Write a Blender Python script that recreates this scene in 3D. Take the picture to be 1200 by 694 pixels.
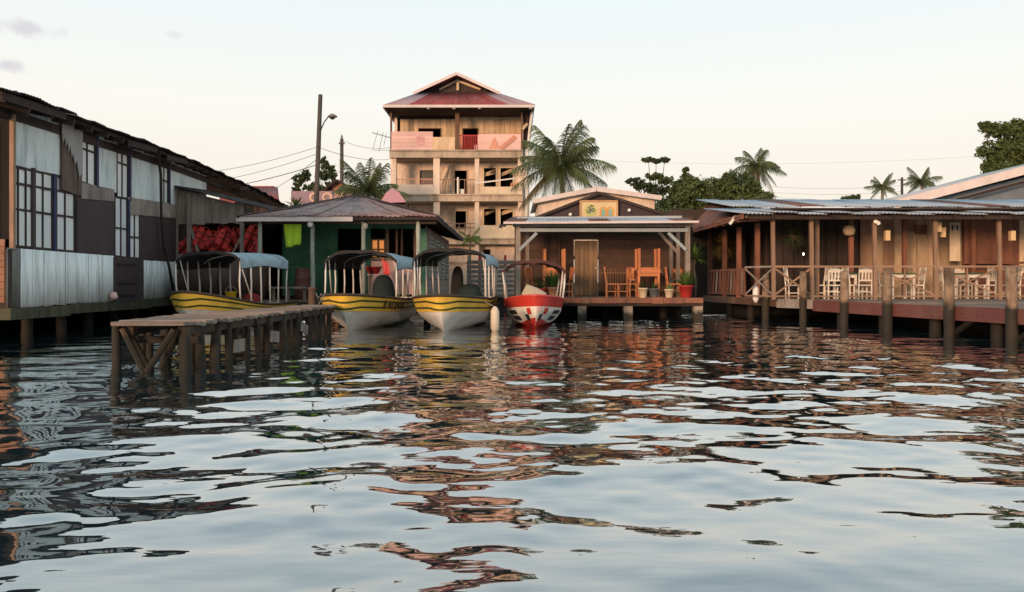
import bpy, math, random
import numpy as np
from mathutils import Vector, Matrix, noise as mnoise
R = math.radians
for o in list(bpy.data.objects): bpy.data.objects.remove(o)
scene = bpy.context.scene
col = scene.collection
# ------------------------------------------------------------------ camera, sky, sun, exposure
EYE, F, CX, HY = 1.3, 1000.0, 600.0, 331.0        # eye height above the water, focal length, centre column and horizon row in photo pixels
cam = bpy.data.cameras.new('camera'); cam.lens = 30.0; cam.sensor_width = 36.0
cam.shift_y = -16.0/1200; cam.clip_start = .05; cam.clip_end = 6000
camo = bpy.data.objects.new('camera', cam); col.objects.link(camo)
camo.location = (0, 0, EYE); camo.rotation_euler = (R(90), 0, 0); scene.camera = camo
SUN_AZ, SUN_EL = 208.0, 7.0                       # low sun behind the camera, a little to the left
w = bpy.data.worlds.new('World'); scene.world = w; w.use_nodes = True
nt = w.node_tree; N, L = nt.nodes, nt.links; N.clear()
def wn(t, **k):
    n = N.new(t)
    for a, b in k.items(): setattr(n, a, b)
    return n
sky = wn('ShaderNodeTexSky', sky_type='NISHITA', sun_disc=False, sun_elevation=R(SUN_EL), sun_rotation=R(SUN_AZ),
         air_density=1.0, dust_density=2.5, ozone_density=1.5)
tc = wn('ShaderNodeTexCoord'); sep = wn('ShaderNodeSeparateXYZ'); L.new(tc.outputs['Generated'], sep.inputs[0])
ramp = wn('ShaderNodeValToRGB'); L.new(sep.outputs['Z'], ramp.inputs[0])
els = ramp.color_ramp.elements
els[0].position = 0.0; els[0].color = (.86, .74, .64, 1)
els[1].position = 1.0; els[1].color = (.46, .60, .68, 1)
for p, c in ((.10, (.89, .81, .71)), (.20, (.90, .88, .82)), (.32, (.80, .865, .875)), (.55, (.56, .74, .82))):
    e = els.new(p); e.color = (*c, 1)
sc = wn('ShaderNodeVectorMath', operation='SCALE'); sc.inputs['Scale'].default_value = .10
L.new(sky.outputs[0], sc.inputs[0])
mx = wn('ShaderNodeMix', data_type='RGBA'); mx.inputs[0].default_value = .86          # a high thin veil of cloud over the clear sky
L.new(sc.outputs[0], mx.inputs[6]); L.new(ramp.outputs[0], mx.inputs[7])
prev = mx.outputs[2]
def cloud(px, py, rx, rz, dark):
    global prev
    d = Vector(((px-CX)/F, 1, (HY-py)/F)).normalized()
    s = wn('ShaderNodeVectorMath', operation='SUBTRACT'); s.inputs[1].default_value = d
    L.new(tc.outputs['Generated'], s.inputs[0])
    m = wn('ShaderNodeVectorMath', operation='MULTIPLY'); m.inputs[1].default_value = (1/rx, 1/rx, 1/rz); L.new(s.outputs[0], m.inputs[0])
    ln = wn('ShaderNodeVectorMath', operation='LENGTH'); L.new(m.outputs[0], ln.inputs[0])
    no = wn('ShaderNodeTexNoise'); no.inputs['Scale'].default_value = 45; no.inputs['Detail'].default_value = 5
    L.new(tc.outputs['Generated'], no.inputs['Vector'])
    ma = wn('ShaderNodeMath', operation='MULTIPLY_ADD'); ma.inputs[1].default_value = 2.6; L.new(no.outputs[0], ma.inputs[0]); L.new(ln.outputs['Value'], ma.inputs[2])
    mr = wn('ShaderNodeMapRange', interpolation_type='SMOOTHSTEP'); mr.inputs[1].default_value = 2.45; mr.inputs[2].default_value = 1.3
    mr.inputs[3].default_value = 0; mr.inputs[4].default_value = dark; L.new(ma.outputs[0], mr.inputs[0])
    x = wn('ShaderNodeMix', data_type='RGBA'); x.inputs[7].default_value = (.56, .54, .58, 1)
    L.new(mr.outputs[0], x.inputs[0]); L.new(prev, x.inputs[6]); prev = x.outputs[2]
cloud(30, 33, .030, .010, .75); cloud(6, 77, .022, .008, .75); cloud(205, 41, .009, .004, .35)
bg = wn('ShaderNodeBackground'); bg.inputs[1].default_value = 1.0; L.new(prev, bg.inputs[0])
wo = wn('ShaderNodeOutputWorld'); L.new(bg.outputs[0], wo.inputs[0])
sun = bpy.data.lights.new('sun', 'SUN'); sun.energy = 2.7; sun.angle = R(11); sun.color = (1.0, .62, .39)
suno = bpy.data.objects.new('sun', sun); col.objects.link(suno)
az, el = R(SUN_AZ), R(SUN_EL)
sdir = Vector((math.sin(az)*math.cos(el), math.cos(az)*math.cos(el), math.sin(el)))
suno.rotation_euler = sdir.to_track_quat('Z', 'Y').to_euler(); suno.location = sdir*80
vs = scene.view_settings; vs.view_transform = 'Standard'; vs.look = 'None'; vs.gamma = 1; vs.use_curve_mapping = False; vs.exposure = 0.28
scene.render.resolution_x, scene.render.resolution_y = 1024, 592

# ------------------------------------------------------------------ helpers
rnd = random.Random(7)
def wp(px, py, Y): return Vector(((px-CX)/F*Y, Y, EYE-(py-HY)/F*Y))
def wx(px, Y): return (px-CX)/F*Y
def wz(py, Y): return EYE-(py-HY)/F*Y
OFF = {}
def tag(o, label, cat, group=None, kind=None):
    o['label'] = label; o['category'] = cat
    if group: o['group'] = group
    if kind: o['kind'] = kind
    return o
def thing(name, label, cat, loc=(0, 0, 0), rz=0, group=None, local=False):
    o = bpy.data.objects.new(name, None); col.objects.link(o); o.empty_display_size = .2
    o.location = loc; o.rotation_euler = (0, 0, rz)
    OFF[o.name] = Vector((0, 0, 0)) if local else Vector(loc)
    return tag(o, label, cat, group)
def link(name, me, par=None, off=None):
    o = bpy.data.objects.new(name, me); col.objects.link(o)
    if par is not None: o.parent = par; OFF[o.name] = OFF[par.name]
    else: OFF[o.name] = off if off is not None else Vector((0, 0, 0))
    return o
class MB:
    """collects polygons and links them as one mesh"""
    def __init__(s): s.v = []; s.f = []
    def add(s, vs, fs):
        n = len(s.v); s.v += [Vector(v) for v in vs]; s.f += [tuple(n+i for i in f) for f in fs]; return s
    def box(s, a, b):
        x0, y0, z0 = a; x1, y1, z1 = b
        return s.add([(x0,y0,z0),(x1,y0,z0),(x1,y1,z0),(x0,y1,z0),(x0,y0,z1),(x1,y0,z1),(x1,y1,z1),(x0,y1,z1)],
                     [(0,3,2,1),(4,5,6,7),(0,1,5,4),(1,2,6,5),(2,3,7,6),(3,0,4,7)])
    def bar(s, p0, p1, w, h=None):
        m = bar_matrix(Vector(p0), Vector(p1), w, h or w)
        return s.add([m @ v for v in CUBE_V], CUBE_F)
    def tube(s, pts, r, n=8, cap=True):
        pts = [Vector(p) for p in pts]; rs = r if isinstance(r, (list, tuple)) else [r]*len(pts)
        base = len(s.v); ref = None
        for i, p in enumerate(pts):
            t = (pts[min(i+1, len(pts)-1)] - pts[max(i-1, 0)]).normalized()
            if ref is None: ref = t.orthogonal().normalized()
            ref = (ref - t*ref.dot(t)).normalized(); b = t.cross(ref)
            for k in range(n):
                a = 2*math.pi*k/n; s.v.append(p + (ref*math.cos(a) + b*math.sin(a))*rs[i])
        for i in range(len(pts)-1):
            for k in range(n):
                k2 = (k+1) % n; s.f.append((base+i*n+k, base+i*n+k2, base+(i+1)*n+k2, base+(i+1)*n+k))
        if cap:
            s.f.append(tuple(base+k for k in reversed(range(n)))); s.f.append(tuple(base+(len(pts)-1)*n+k for k in range(n)))
        return s
    def lathe(s, prof, c=(0, 0, 0), n=14):
        base = len(s.v); c = Vector(c)
        for r, z in prof:
            for k in range(n):
                a = 2*math.pi*k/n; s.v.append(c + Vector((r*math.cos(a), r*math.sin(a), z)))
        for i in range(len(prof)-1):
            for k in range(n):
                k2 = (k+1) % n; s.f.append((base+i*n+k, base+i*n+k2, base+(i+1)*n+k2, base+(i+1)*n+k))
        s.f.append(tuple(base+k for k in reversed(range(n)))); s.f.append(tuple(base+(len(prof)-1)*n+k for k in range(n)))
        return s
    def poly(s, pts, d):
        """polygon extruded by vector d"""
        pts = [Vector(p) for p in pts]; d = Vector(d); n = len(pts)
        return s.add(pts+[p+d for p in pts], [tuple(range(n)), tuple(reversed(range(n, 2*n)))] + [(i, n+i, n+(i+1) % n, (i+1) % n) for i in range(n)])
    def grid(s, rows):
        base = len(s.v); m = len(rows[0])
        for r in rows: s.v += [Vector(p) for p in r]
        for i in range(len(rows)-1):
            for j in range(m-1): s.f.append((base+i*m+j, base+i*m+j+1, base+(i+1)*m+j+1, base+(i+1)*m+j))
        return s
    def build(s, name, mat, par=None, smooth=False, off=None):
        o = OFF[par.name] if par is not None else (off if off is not None else Vector((0, 0, 0)))
        me = bpy.data.meshes.new(name); me.from_pydata([tuple(v-o) for v in s.v], [], s.f); me.materials.append(mat)
        if smooth: me.shade_smooth()
        me.update(); return link(name, me, par, o)
CUBE_V = [Vector((x, y, z)) for x in (-.5, .5) for y in (-.5, .5) for z in (-.5, .5)]
CUBE_F = [(0,1,3,2),(4,6,7,5),(0,4,5,1),(2,3,7,6),(0,2,6,4),(1,5,7,3)]
def bar_matrix(p0, p1, w, h, roll=0):
    d = p1-p0; ln = max(d.length, 1e-6); x = d/ln
    up = Vector((0, 0, 1)) if abs(x.z) < .95 else Vector((0, 1, 0))
    y = up.cross(x).normalized(); z = x.cross(y)
    m = Matrix(((x.x, y.x, z.x, 0), (x.y, y.y, z.y, 0), (x.z, y.z, z.z, 0), (0, 0, 0, 1)))
    return Matrix.Translation((p0+p1)/2) @ m @ Matrix.Rotation(roll, 4, 'X') @ Matrix.Diagonal((ln, w, h, 1))
UNIT = {}
def unit_mesh(mat):
    if mat.name not in UNIT:
        me = bpy.data.meshes.new('board'); me.from_pydata([tuple(v) for v in CUBE_V], [], CUBE_F); me.materials.append(mat); UNIT[mat.name] = me
    return UNIT[mat.name]
def bar(name, par, mat, p0, p1, w, h=None, roll=0):
    """one straight piece of timber, w across and h deep (for an upright: w along X, h along Y)"""
    o = link(name, unit_mesh(mat), par); off = OFF[par.name]
    o.matrix_local = bar_matrix(Vector(p0)-off, Vector(p1)-off, w, h or w, roll); return o
def slab(name, par, mat, a, b):
    o = link(name, unit_mesh(mat), par); off = OFF[par.name]; a = Vector(a); b = Vector(b)
    o.matrix_local = Matrix.Translation((a+b)/2-off) @ Matrix.Diagonal((*(Vector((abs(q) for q in (b-a)))), 1)); return o
def post(name, par, mat, p0, p1, r, r1=None, n=9):
    p0 = Vector(p0); p1 = Vector(p1); r1 = r if r1 is None else r1
    k = 8; o = Vector((0, 0, 0)); pts = []; rs = []
    for i in range(k+1):
        t = i/k; pts.append(p0.lerp(p1, t)+o*min(1, t*4)*min(1, (1-t)*4)); rs.append((r+(r1-r)*t)*rnd.uniform(.92, 1.07)); o = o*.8+Vector((rnd.uniform(-1, 1), rnd.uniform(-1, 1), 0))*r*.10
    rs[-1] *= .93
    return MB().tube(pts, rs, n).build(name, mat, par, smooth=True)
def sheet(name, par, mat, A, B, C, D, pitch=.11, amp=.018, sag=0, rows=2, jag=0):
    """corrugated sheet: A-B the lower edge, D-C the upper; ribs run from A-B to D-C"""
    A, B, C, D = map(Vector, (A, B, C, D)); wdt = (B-A).length; n = max(4, int(round(wdt/pitch))*4)
    nrm = (B-A).cross(D-A).normalized(); m = MB(); rr = []
    for j in range(rows+1):
        v = j/rows; r = []
        for i in range(n+1):
            u = i/n; p = A.lerp(B, u).lerp(D.lerp(C, u), v)
            p += nrm*(amp*math.sin(i*math.pi/2)) - Vector((0, 0, sag*math.sin(math.pi*v)))
            if jag and j == 0: p += (A-D).normalized()*(jag*(mnoise.noise(p*1.7)))
            r.append(p)
        rr.append(r)
    m.grid(rr)
    o = m.build(name, mat, par, smooth=True)
    md = o.modifiers.new('thickness', 'SOLIDIFY'); md.thickness = .006; md.offset = 0
    return o
def dup(root, loc, rz=None, label=None, scale=None):
    r = root.copy(); col.objects.link(r); r.location = loc
    if rz is not None: r.rotation_euler = (0, 0, rz)
    if scale: r.scale = (scale,)*3
    if label: r['label'] = label
    for ch in list(root.children):
        c = ch.copy(); col.objects.link(c); c.parent = r
        for g in list(ch.children):
            d = g.copy(); col.objects.link(d); d.parent = c
    return r
def text_mesh(txt, size, depth=.01, bold=0.0):
    cu = bpy.data.curves.new('lettering', 'FONT'); cu.body = txt; cu.size = size; cu.extrude = depth; cu.offset = size*bold; cu.align_x = 'CENTER'
    ob = bpy.data.objects.new('lettering', cu); col.objects.link(ob)
    bpy.context.view_layer.update()
    me = bpy.data.meshes.new_from_object(ob.evaluated_get(bpy.context.evaluated_depsgraph_get()))
    bpy.data.objects.remove(ob); return me
def letters(name, par, mat, txt, size, loc, depth=.012, bold=0.0):
    me = text_mesh(txt, size, depth, bold); me.materials.clear(); me.materials.append(mat)
    o = link(name, me, par); o.matrix_local = Matrix.Translation(Vector(loc)-OFF[par.name]) @ Matrix.Rotation(R(90), 4, 'X'); return o

# ------------------------------------------------------------------ materials
def mat(name, c, c2=None, amt=.6, scale=1.5, stretch=(1, 1, 1), rough=.8, vary=.16, grain=.25, gscale=(30, 30, 30), bump=.25, dirt=None, dscale=(3, 3, .5), damt=.5, metal=0.0, spec=.3, shade_tide=0):
    m = bpy.data.materials.new(name); m.use_nodes = True; t = m.node_tree; n, l = t.nodes, t.links
    b = n['Principled BSDF']; b.inputs['Roughness'].default_value = rough; b.inputs['Metallic'].default_value = metal
    b.inputs['Specular IOR Level'].default_value = spec
    g = n.new('ShaderNodeNewGeometry')
    def noise(vec, det=4, ro=.6):
        mp = n.new('ShaderNodeMapping'); mp.inputs['Scale'].default_value = vec; l.new(g.outputs['Position'], mp.inputs[0])
        x = n.new('ShaderNodeTexNoise'); x.inputs['Scale'].default_value = 1; x.inputs['Detail'].default_value = det; x.inputs['Roughness'].default_value = ro
        l.new(mp.outputs[0], x.inputs['Vector']); return x.outputs[0]
    def ramp(sock, a, bb, lo=0, hi=1):
        r = n.new('ShaderNodeMapRange'); r.inputs[1].default_value = a; r.inputs[2].default_value = bb
        r.inputs[3].default_value = lo; r.inputs[4].default_value = hi; l.new(sock, r.inputs[0]); return r.outputs[0]
    def mix(fac, A, Bc, blend='MIX'):
        x = n.new('ShaderNodeMix'); x.data_type = 'RGBA'; x.blend_type = blend
        if isinstance(fac, float): x.inputs[0].default_value = fac
        else: l.new(fac, x.inputs[0])
        for s_, q in ((6, A), (7, Bc)):
            if isinstance(q, tuple): x.inputs[s_].default_value = (*q, 1)
            else: l.new(q, x.inputs[s_])
        return x.outputs[2]
    c2 = c2 or tuple(k*.62 for k in c)
    big = noise(tuple(scale*k for k in stretch))
    cc = mix(ramp(big, .38, .66, 0, amt), c, c2)
    fine = noise(gscale, 3)
    hs = n.new('ShaderNodeHueSaturation')
    oi = n.new('ShaderNodeObjectInfo')
    val = n.new('ShaderNodeMath'); val.operation = 'ADD'
    l.new(ramp(oi.outputs['Random'], 0, 1, 1-vary, 1+vary), val.inputs[0]); l.new(ramp(fine, .25, .75, -grain, grain), val.inputs[1])
    l.new(cc, hs.inputs['Color']); l.new(val.outputs[0], hs.inputs['Value'])
    out = hs.outputs[0]
    if dirt:
        out = mix(ramp(noise(dscale, 5, .7), .47, .68, 0, damt), out, dirt)
    if shade_tide:      # under-deck shade painted in, with a wet weed stain, on feet standing in water
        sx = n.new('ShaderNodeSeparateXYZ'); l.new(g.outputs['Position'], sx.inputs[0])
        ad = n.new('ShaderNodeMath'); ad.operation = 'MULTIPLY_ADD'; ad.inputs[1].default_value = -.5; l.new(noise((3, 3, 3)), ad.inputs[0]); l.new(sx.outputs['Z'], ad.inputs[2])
        out = mix(ramp(ad.outputs[0], shade_tide-.25, shade_tide-.42, 0, .92), out, (.016, .015, .011))
    l.new(out, b.inputs['Base Color'])
    if bump:
        bp = n.new('ShaderNodeBump'); bp.inputs['Strength'].default_value = bump; bp.inputs['Distance'].default_value = .02
        l.new(fine, bp.inputs['Height']); l.new(bp.outputs[0], b.inputs['Normal'])
    return m
VG = (45, 45, 2.5)       # grain that runs up and down
HG = (2.5, 45, 45)       # grain that runs along X
YG = (45, 2.5, 45)
wood_brown = mat('weathered brown wood', (.155, .085, .055), (.08, .048, .035), gscale=VG)
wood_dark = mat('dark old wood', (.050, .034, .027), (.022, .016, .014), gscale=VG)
wood_grey = mat('grey weathered wood', (.28, .235, .20), (.17, .135, .115), gscale=VG, dirt=(.05, .04, .03))
wood_deck = mat('worn deck plank', (.21, .165, .135), (.12, .088, .07), gscale=HG, vary=.3)
wood_red = mat('red brown stained wood', (.24, .10, .062), (.15, .064, .042), gscale=VG, dirt=(.07, .04, .03))
wood_orange = mat('varnished orange wood', (.52, .19, .075), (.40, .13, .05), gscale=VG, rough=.5, vary=.14)
wood_tan = mat('tan planed boards', (.58, .43, .28), (.46, .32, .20), gscale=VG, vary=.2, dirt=(.16, .1, .06), damt=.4)
wood_post = mat('pale brown post', (.30, .185, .12), (.20, .12, .08), gscale=VG)
pile_wood = mat('wet round pile', (.095, .058, .04), (.03, .022, .017), scale=2.2, gscale=VG, vary=.25, dirt=(.022, .022, .014), damt=.8, shade_tide=.7)
pile_pale = mat('sun-bleached pile', (.30, .21, .135), (.10, .058, .038), amt=.9, scale=2.5, gscale=VG, vary=.2, dirt=(.09, .055, .032), dscale=(4, 4, 1.6), damt=.85, shade_tide=.9)
green_wall = mat('dark green painted boards', (.05, .165, .095), (.038, .125, .07), gscale=HG, rough=.7, vary=.12, dirt=(.02, .04, .028))
green_pale = mat('faded green paint', (.10, .25, .165), (.07, .18, .12), gscale=VG, rough=.7)
post_white = mat('flaking white green post', (.42, .44, .37), (.20, .24, .19), scale=5, gscale=VG, dirt=(.10, .10, .08))
white_paint = mat('white paint', (.74, .71, .65), (.60, .56, .50), rough=.55, vary=.07, grain=.05, bump=.05)
cream = mat('cream render', (.76, .61, .49), (.66, .51, .39), rough=.9, vary=.06, grain=.08, dirt=(.22, .16, .11), dscale=(1.4, 1.4, .35), damt=.55)
cream_pale = mat('pale cream trim', (.70, .58, .42), (.58, .46, .32), rough=.9, vary=.06, grain=.06, dirt=(.3, .22, .15), damt=.4)
slab_grey = mat('stained concrete slab', (.46, .37, .28), (.33, .26, .19), rough=.95, dirt=(.10, .08, .06), dscale=(2, 2, .6), damt=.7)
pink_board = mat('pink boards', (.72, .47, .42), (.64, .40, .35), gscale=HG, rough=.8, vary=.07, grain=.08)
orange_paint = mat('orange red paint', (.60, .29, .20), (.52, .23, .16), rough=.7)
red_paint = mat('red paint', (.46, .035, .03), (.34, .028, .025), rough=.5, vary=.06, grain=.06, dirt=(.22, .04, .03), damt=.35)
maroon = mat('maroon panel', (.060, .040, .042), (.042, .028, .030), rough=.75, vary=.1, grain=.12, gscale=VG, dirt=(.10, .07, .06), dscale=(2, 2, .4), damt=.35)
pale_panel = mat('pale blue grey panel', (.66, .70, .67), (.56, .62, .61), rough=.7, vary=.06, grain=.05, bump=.06, dirt=(.28, .32, .36), dscale=(2.4, 2.4, .5), damt=.8)
pale_tin = mat('white corrugated tin', (.76, .79, .78), (.60, .64, .63), rough=.6, vary=.1, grain=.06, gscale=VG, dirt=(.27, .24, .21), dscale=(3.5, 3.5, .5), damt=.75)
grey_tin = mat('dull grey tin', (.24, .24, .225), (.16, .155, .145), rough=.65, gscale=VG, dirt=(.08, .06, .05), dscale=(5, 5, .3), damt=.7)
blue_post = mat('navy blue paint', (.030, .030, .085), (.02, .02, .05), rough=.6)
pane_white = mat('frosted window pane', (.74, .76, .75), (.64, .67, .67), rough=.35, vary=.12, grain=.03, bump=0, spec=.5)
torn_ply = mat('torn plywood', (.24, .205, .185), (.11, .068, .052), amt=1.0, scale=.8, stretch=(1, 1, .7), gscale=VG, dirt=(.06, .036, .028), dscale=(1.5, 1.5, .7), damt=.8)
moss_beam = mat('mossy sill beam', (.065, .062, .034), (.035, .030, .02), gscale=YG, dirt=(.016, .015, .011), damt=.7)
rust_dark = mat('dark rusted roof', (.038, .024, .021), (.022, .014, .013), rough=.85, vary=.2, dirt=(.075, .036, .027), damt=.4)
rust_roof = mat('rusty purple grey roof', (.30, .225, .215), (.17, .085, .072), scale=.9, rough=.6, vary=.14, dirt=(.10, .042, .034), dscale=(1.5, 1.5, 1.5), damt=.75)
red_roof = mat('faded red roof', (.25, .05, .045), (.17, .042, .045), rough=.6, vary=.16, grain=.1, dirt=(.30, .20, .20), damt=.3)
purple_roof = mat('greyed purple roof', (.34, .26, .29), (.29, .19, .21), rough=.6, vary=.08, grain=.08)
zinc_roof = mat('blue grey zinc roof', (.35, .40, .45), (.27, .31, .36), rough=.5, vary=.14, grain=.05, dirt=(.12, .085, .075), dscale=(1, 1, 1), damt=.4, spec=.5)
zinc_rust = mat('rusted zinc roof', (.15, .072, .055), (.09, .045, .036), rough=.8, vary=.2, dirt=(.25, .21, .20), dscale=(1, 1, 1), damt=.35)
white_roof = mat('pinkish white fascia', (.66, .57, .53), (.55, .46, .43), rough=.7, vary=.06, grain=.05, dirt=(.33, .26, .24), dscale=(1, 1, 1), damt=.35)
blue_beam = mat('pale blue grey beam', (.30, .35, .36), (.22, .26, .27), rough=.7, vary=.06, grain=.06)
blue_wall = mat('dull blue wall', (.16, .19, .22), (.12, .145, .17), rough=.85)
brick_dark = mat('dark brown plank wall', (.085, .050, .036), (.046, .029, .023), gscale=HG, vary=.25)
brick_orange = mat('orange wall boards', (.30, .15, .09), (.22, .10, .06), gscale=HG)
black_hole = mat('unlit interior', (.012, .010, .010), (.008, .007, .007), bump=0)  # near-black sheets stand in for the shade inside rooms and under decks
concrete = mat('pale concrete pier', (.34, .28, .22), (.2, .165, .13), rough=.95, dirt=(.06, .055, .04), damt=.6, shade_tide=.42)
bark = mat('tree bark', (.13, .095, .07), (.08, .06, .045), gscale=(12, 12, 4))
palm_bark = mat('palm trunk', (.22, .18, .14), (.14, .11, .085), gscale=(4, 4, 22))
def leafmat(name, c, c2, tr=.25):
    m = mat(name, c, c2, amt=1, scale=1.1, rough=.6, vary=.08, grain=.25, gscale=(2.5, 2.5, 2.5), bump=0)
    t = m.node_tree; b = t.nodes['Principled BSDF']; o = t.nodes['Material Output']
    tl = t.nodes.new('ShaderNodeBsdfTranslucent'); mxs = t.nodes.new('ShaderNodeMixShader'); mxs.inputs[0].default_value = tr
    src = b.inputs['Base Color'].links[0].from_socket; t.links.new(src, tl.inputs[0])
    t.links.new(b.outputs[0], mxs.inputs[1]); t.links.new(tl.outputs[0], mxs.inputs[2]); t.links.new(mxs.outputs[0], o.inputs[0]); return m
leaf_dark = leafmat('dark green leaves', (.085, .115, .045), (.05, .072, .03))
leaf_mid = leafmat('mid green leaves', (.115, .155, .05), (.065, .095, .032))
leaf_fresh = leafmat('fresh green leaves', (.12, .19, .035), (.06, .12, .025))
leaf_palm = leafmat('palm leaflets', (.13, .16, .06), (.07, .095, .04))
leaf_dry = leafmat('dry palm leaflets', (.19, .15, .06), (.10, .08, .035))
# ------------------------------------------------------------------ water and land
def water_material():
    m = bpy.data.materials.new('harbour water'); m.use_nodes = True; t = m.node_tree; n, l = t.nodes, t.links
    b = n['Principled BSDF']
    b.inputs['Base Color'].default_value = (.014, .030, .034, 1); b.inputs['Roughness'].default_value = .03
    b.inputs['IOR'].default_value = 3.0; b.inputs['Specular IOR Level'].default_value = .5
    g = n.new('ShaderNodeNewGeometry')
    mp = n.new('ShaderNodeMapping'); mp.inputs['Scale'].default_value = (2.2, 5.0, 1); l.new(g.outputs['Position'], mp.inputs[0])
    x = n.new('ShaderNodeTexNoise'); x.inputs['Scale'].default_value = 1.2; x.inputs['Detail'].default_value = 2; x.inputs['Roughness'].default_value = .45
    l.new(mp.outputs[0], x.inputs['Vector'])
    bp = n.new('ShaderNodeBump'); bp.inputs['Strength'].default_value = .075; bp.inputs['Distance'].default_value = .05
    l.new(x.outputs[0], bp.inputs['Height']); l.new(bp.outputs[0], b.inputs['Normal'])
    # surface reflectance: rises smoothly towards grazing angles
    b.inputs['Roughness'].default_value = .5; b.inputs['IOR'].default_value = 1.33; b.inputs['Specular IOR Level'].default_value = 0
    lw = n.new('ShaderNodeLayerWeight'); lw.inputs['Blend'].default_value = .5; l.new(bp.outputs[0], lw.inputs['Normal'])
    pw = n.new('ShaderNodeMath'); pw.operation = 'POWER'; pw.inputs[1].default_value = 1.9; l.new(lw.outputs['Facing'], pw.inputs[0])
    gl = n.new('ShaderNodeBsdfGlossy'); gl.inputs['Roughness'].default_value = .02; gl.inputs['Color'].default_value = (.94, .97, .98, 1); l.new(bp.outputs[0], gl.inputs['Normal'])
    ms = n.new('ShaderNodeMixShader'); l.new(pw.outputs[0], ms.inputs[0]); l.new(b.outputs[0], ms.inputs[1]); l.new(gl.outputs[0], ms.inputs[2])
    l.new(ms.outputs[0], n['Material Output'].inputs[0])
    return m
def make_water():
    rg = np.random.default_rng(11)
    ys = [1.2]
    while ys[-1] < 46: ys.append(ys[-1] + min(.035 + .0022*ys[-1], .11))
    ys = np.array(ys); nu = 420
    u = np.linspace(-1, 1, nu); X = u[None, :]*(3.0 + .72*ys[:, None]); Y = np.repeat(ys[:, None], nu, 1)
    Z = np.zeros_like(X); sl = 0
    for i in range(110):
        lam = math.exp(rg.uniform(math.log(.20), math.log(2.6)))
        th = R(90) + rg.normal(0, .7) + (math.pi if rg.random() < .3 else 0)
        k = 2*math.pi/lam; s = (.7 + .5*rg.random()) * (1.0 if lam > .6 else .8); ph = rg.uniform(0, 6.283)
        Z += s/k*np.sin(k*(math.cos(th)*X + math.sin(th)*Y) + ph); sl += s*s/2
    # gusts: patches of livelier and of calmer water
    G = np.zeros_like(X)
    for i in range(14):
        lam = rg.uniform(5, 14); th = rg.uniform(0, 6.28); k = 2*math.pi/lam
        G += np.sin(k*(math.cos(th)*X*.6 + math.sin(th)*Y) + rg.uniform(0, 6.28))
    G = 1 + .28*np.tanh(G/3)
    G *= np.interp(Y, [3, 6, 10, 19], [.85, 1.0, 1.0, .6])      # sheltered, calmer water close to the houses
    Z *= WAVE_SLOPE/math.sqrt(sl)*G
    nv = X.size; V = np.stack([X, Y, Z], -1).reshape(-1, 3)
    idx = np.arange(nv).reshape(X.shape); f = np.stack([idx[:-1, :-1], idx[:-1, 1:], idx[1:, 1:], idx[1:, :-1]], -1).reshape(-1, 4)
    B = [(-900, -900), (900, -900), (900, 60), (-900, 60)]
    V = np.concatenate([V, np.array([(x, y, -.16) for x, y in B])]); f = np.concatenate([f, [[nv, nv+1, nv+2, nv+3]]])
    me = bpy.data.meshes.new('water'); me.vertices.add(len(V)); me.vertices.foreach_set('co', V.astype(np.float32).ravel())
    me.loops.add(f.size); me.loops.foreach_set('vertex_index', f.astype(np.int32).ravel())
    me.polygons.add(len(f)); me.polygons.foreach_set('loop_start', np.arange(0, f.size, 4, dtype=np.int32)); me.polygons.foreach_set('loop_total', np.full(len(f), 4, np.int32))
    me.update(calc_edges=True); me.shade_smooth(); me.materials.append(water_material())
    o = link('water', me); o.location.z = .10; o['kind'] = 'structure'; o['label'] = 'rippled dark harbour water mirroring the sky'; return o
WAVE_SLOPE = .060
make_water()
earth = mat('packed earth', (.10, .08, .06), (.06, .05, .035), rough=.95)
gnd = MB().box((-900, 36.5, -1.5), (900, 2500, .55)).build('ground', earth); gnd['kind'] = 'structure'; gnd['label'] = 'packed earth of the shore behind the houses'

# ------------------------------------------------------------------ warehouse on the left
WD, WA, WY = 8.61, .096, 17.5
WROT = math.atan2(1, -WA); WU = Vector((-WA, 1)).normalized()
WC = Vector((-(WD+WA*WY), WY, 0))
wh = thing('warehouse', 'long patched two-storey waterside shed of pale tin and maroon panels at the left', 'building', WC, WROT, local=True)
def wl(px, py, out=0.0):
    """photo pixel on the wall plane (moved out by `out`) -> local point of the warehouse"""
    Y = (WD-out)/((CX-px)/F-WA); X = (px-CX)/F*Y
    d = Vector((X, Y)) - WC.xy
    return Vector((d.dot(WU), -out, EYE-(py-HY)/F*Y))
def wpanel(name, m, a, b, c, d, out=0.0, th=.03):
    """panel from four photo corners (lower left, lower right, upper right, upper left)"""
    pts = [wl(*q, out) for q in (a, b, c, d)]
    x0 = (pts[0].x+pts[3].x)/2; x1 = (pts[1].x+pts[2].x)/2
    for i, p in enumerate(pts): p.x = x0 if i in (0, 3) else x1
    return MB().poly(pts, (0, th, 0)).build(name, m, wh)
def wpost(name, m, px, y0, y1, wd=.12, out=.05, dp=.1):
    a = wl(px, y0, out); b = wl(px, y1, out); b.x = a.x
    return bar(name, wh, m, a, b, wd, dp)
def eave(px): return np.interp(px, [-160, 0, 40, 100, 200, 240, 304, 335], [48, 100, 113, 138, 176, 193, 222, 240])
# inner backing, far wall and roof carcass
slab('inner_dark', wh, black_hole, (0.05, .5, .8), (20.5, .6, 4.6))
slab('floor', wh, wood_dark, (0, .08, .78), (21, 6, .9))
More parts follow.
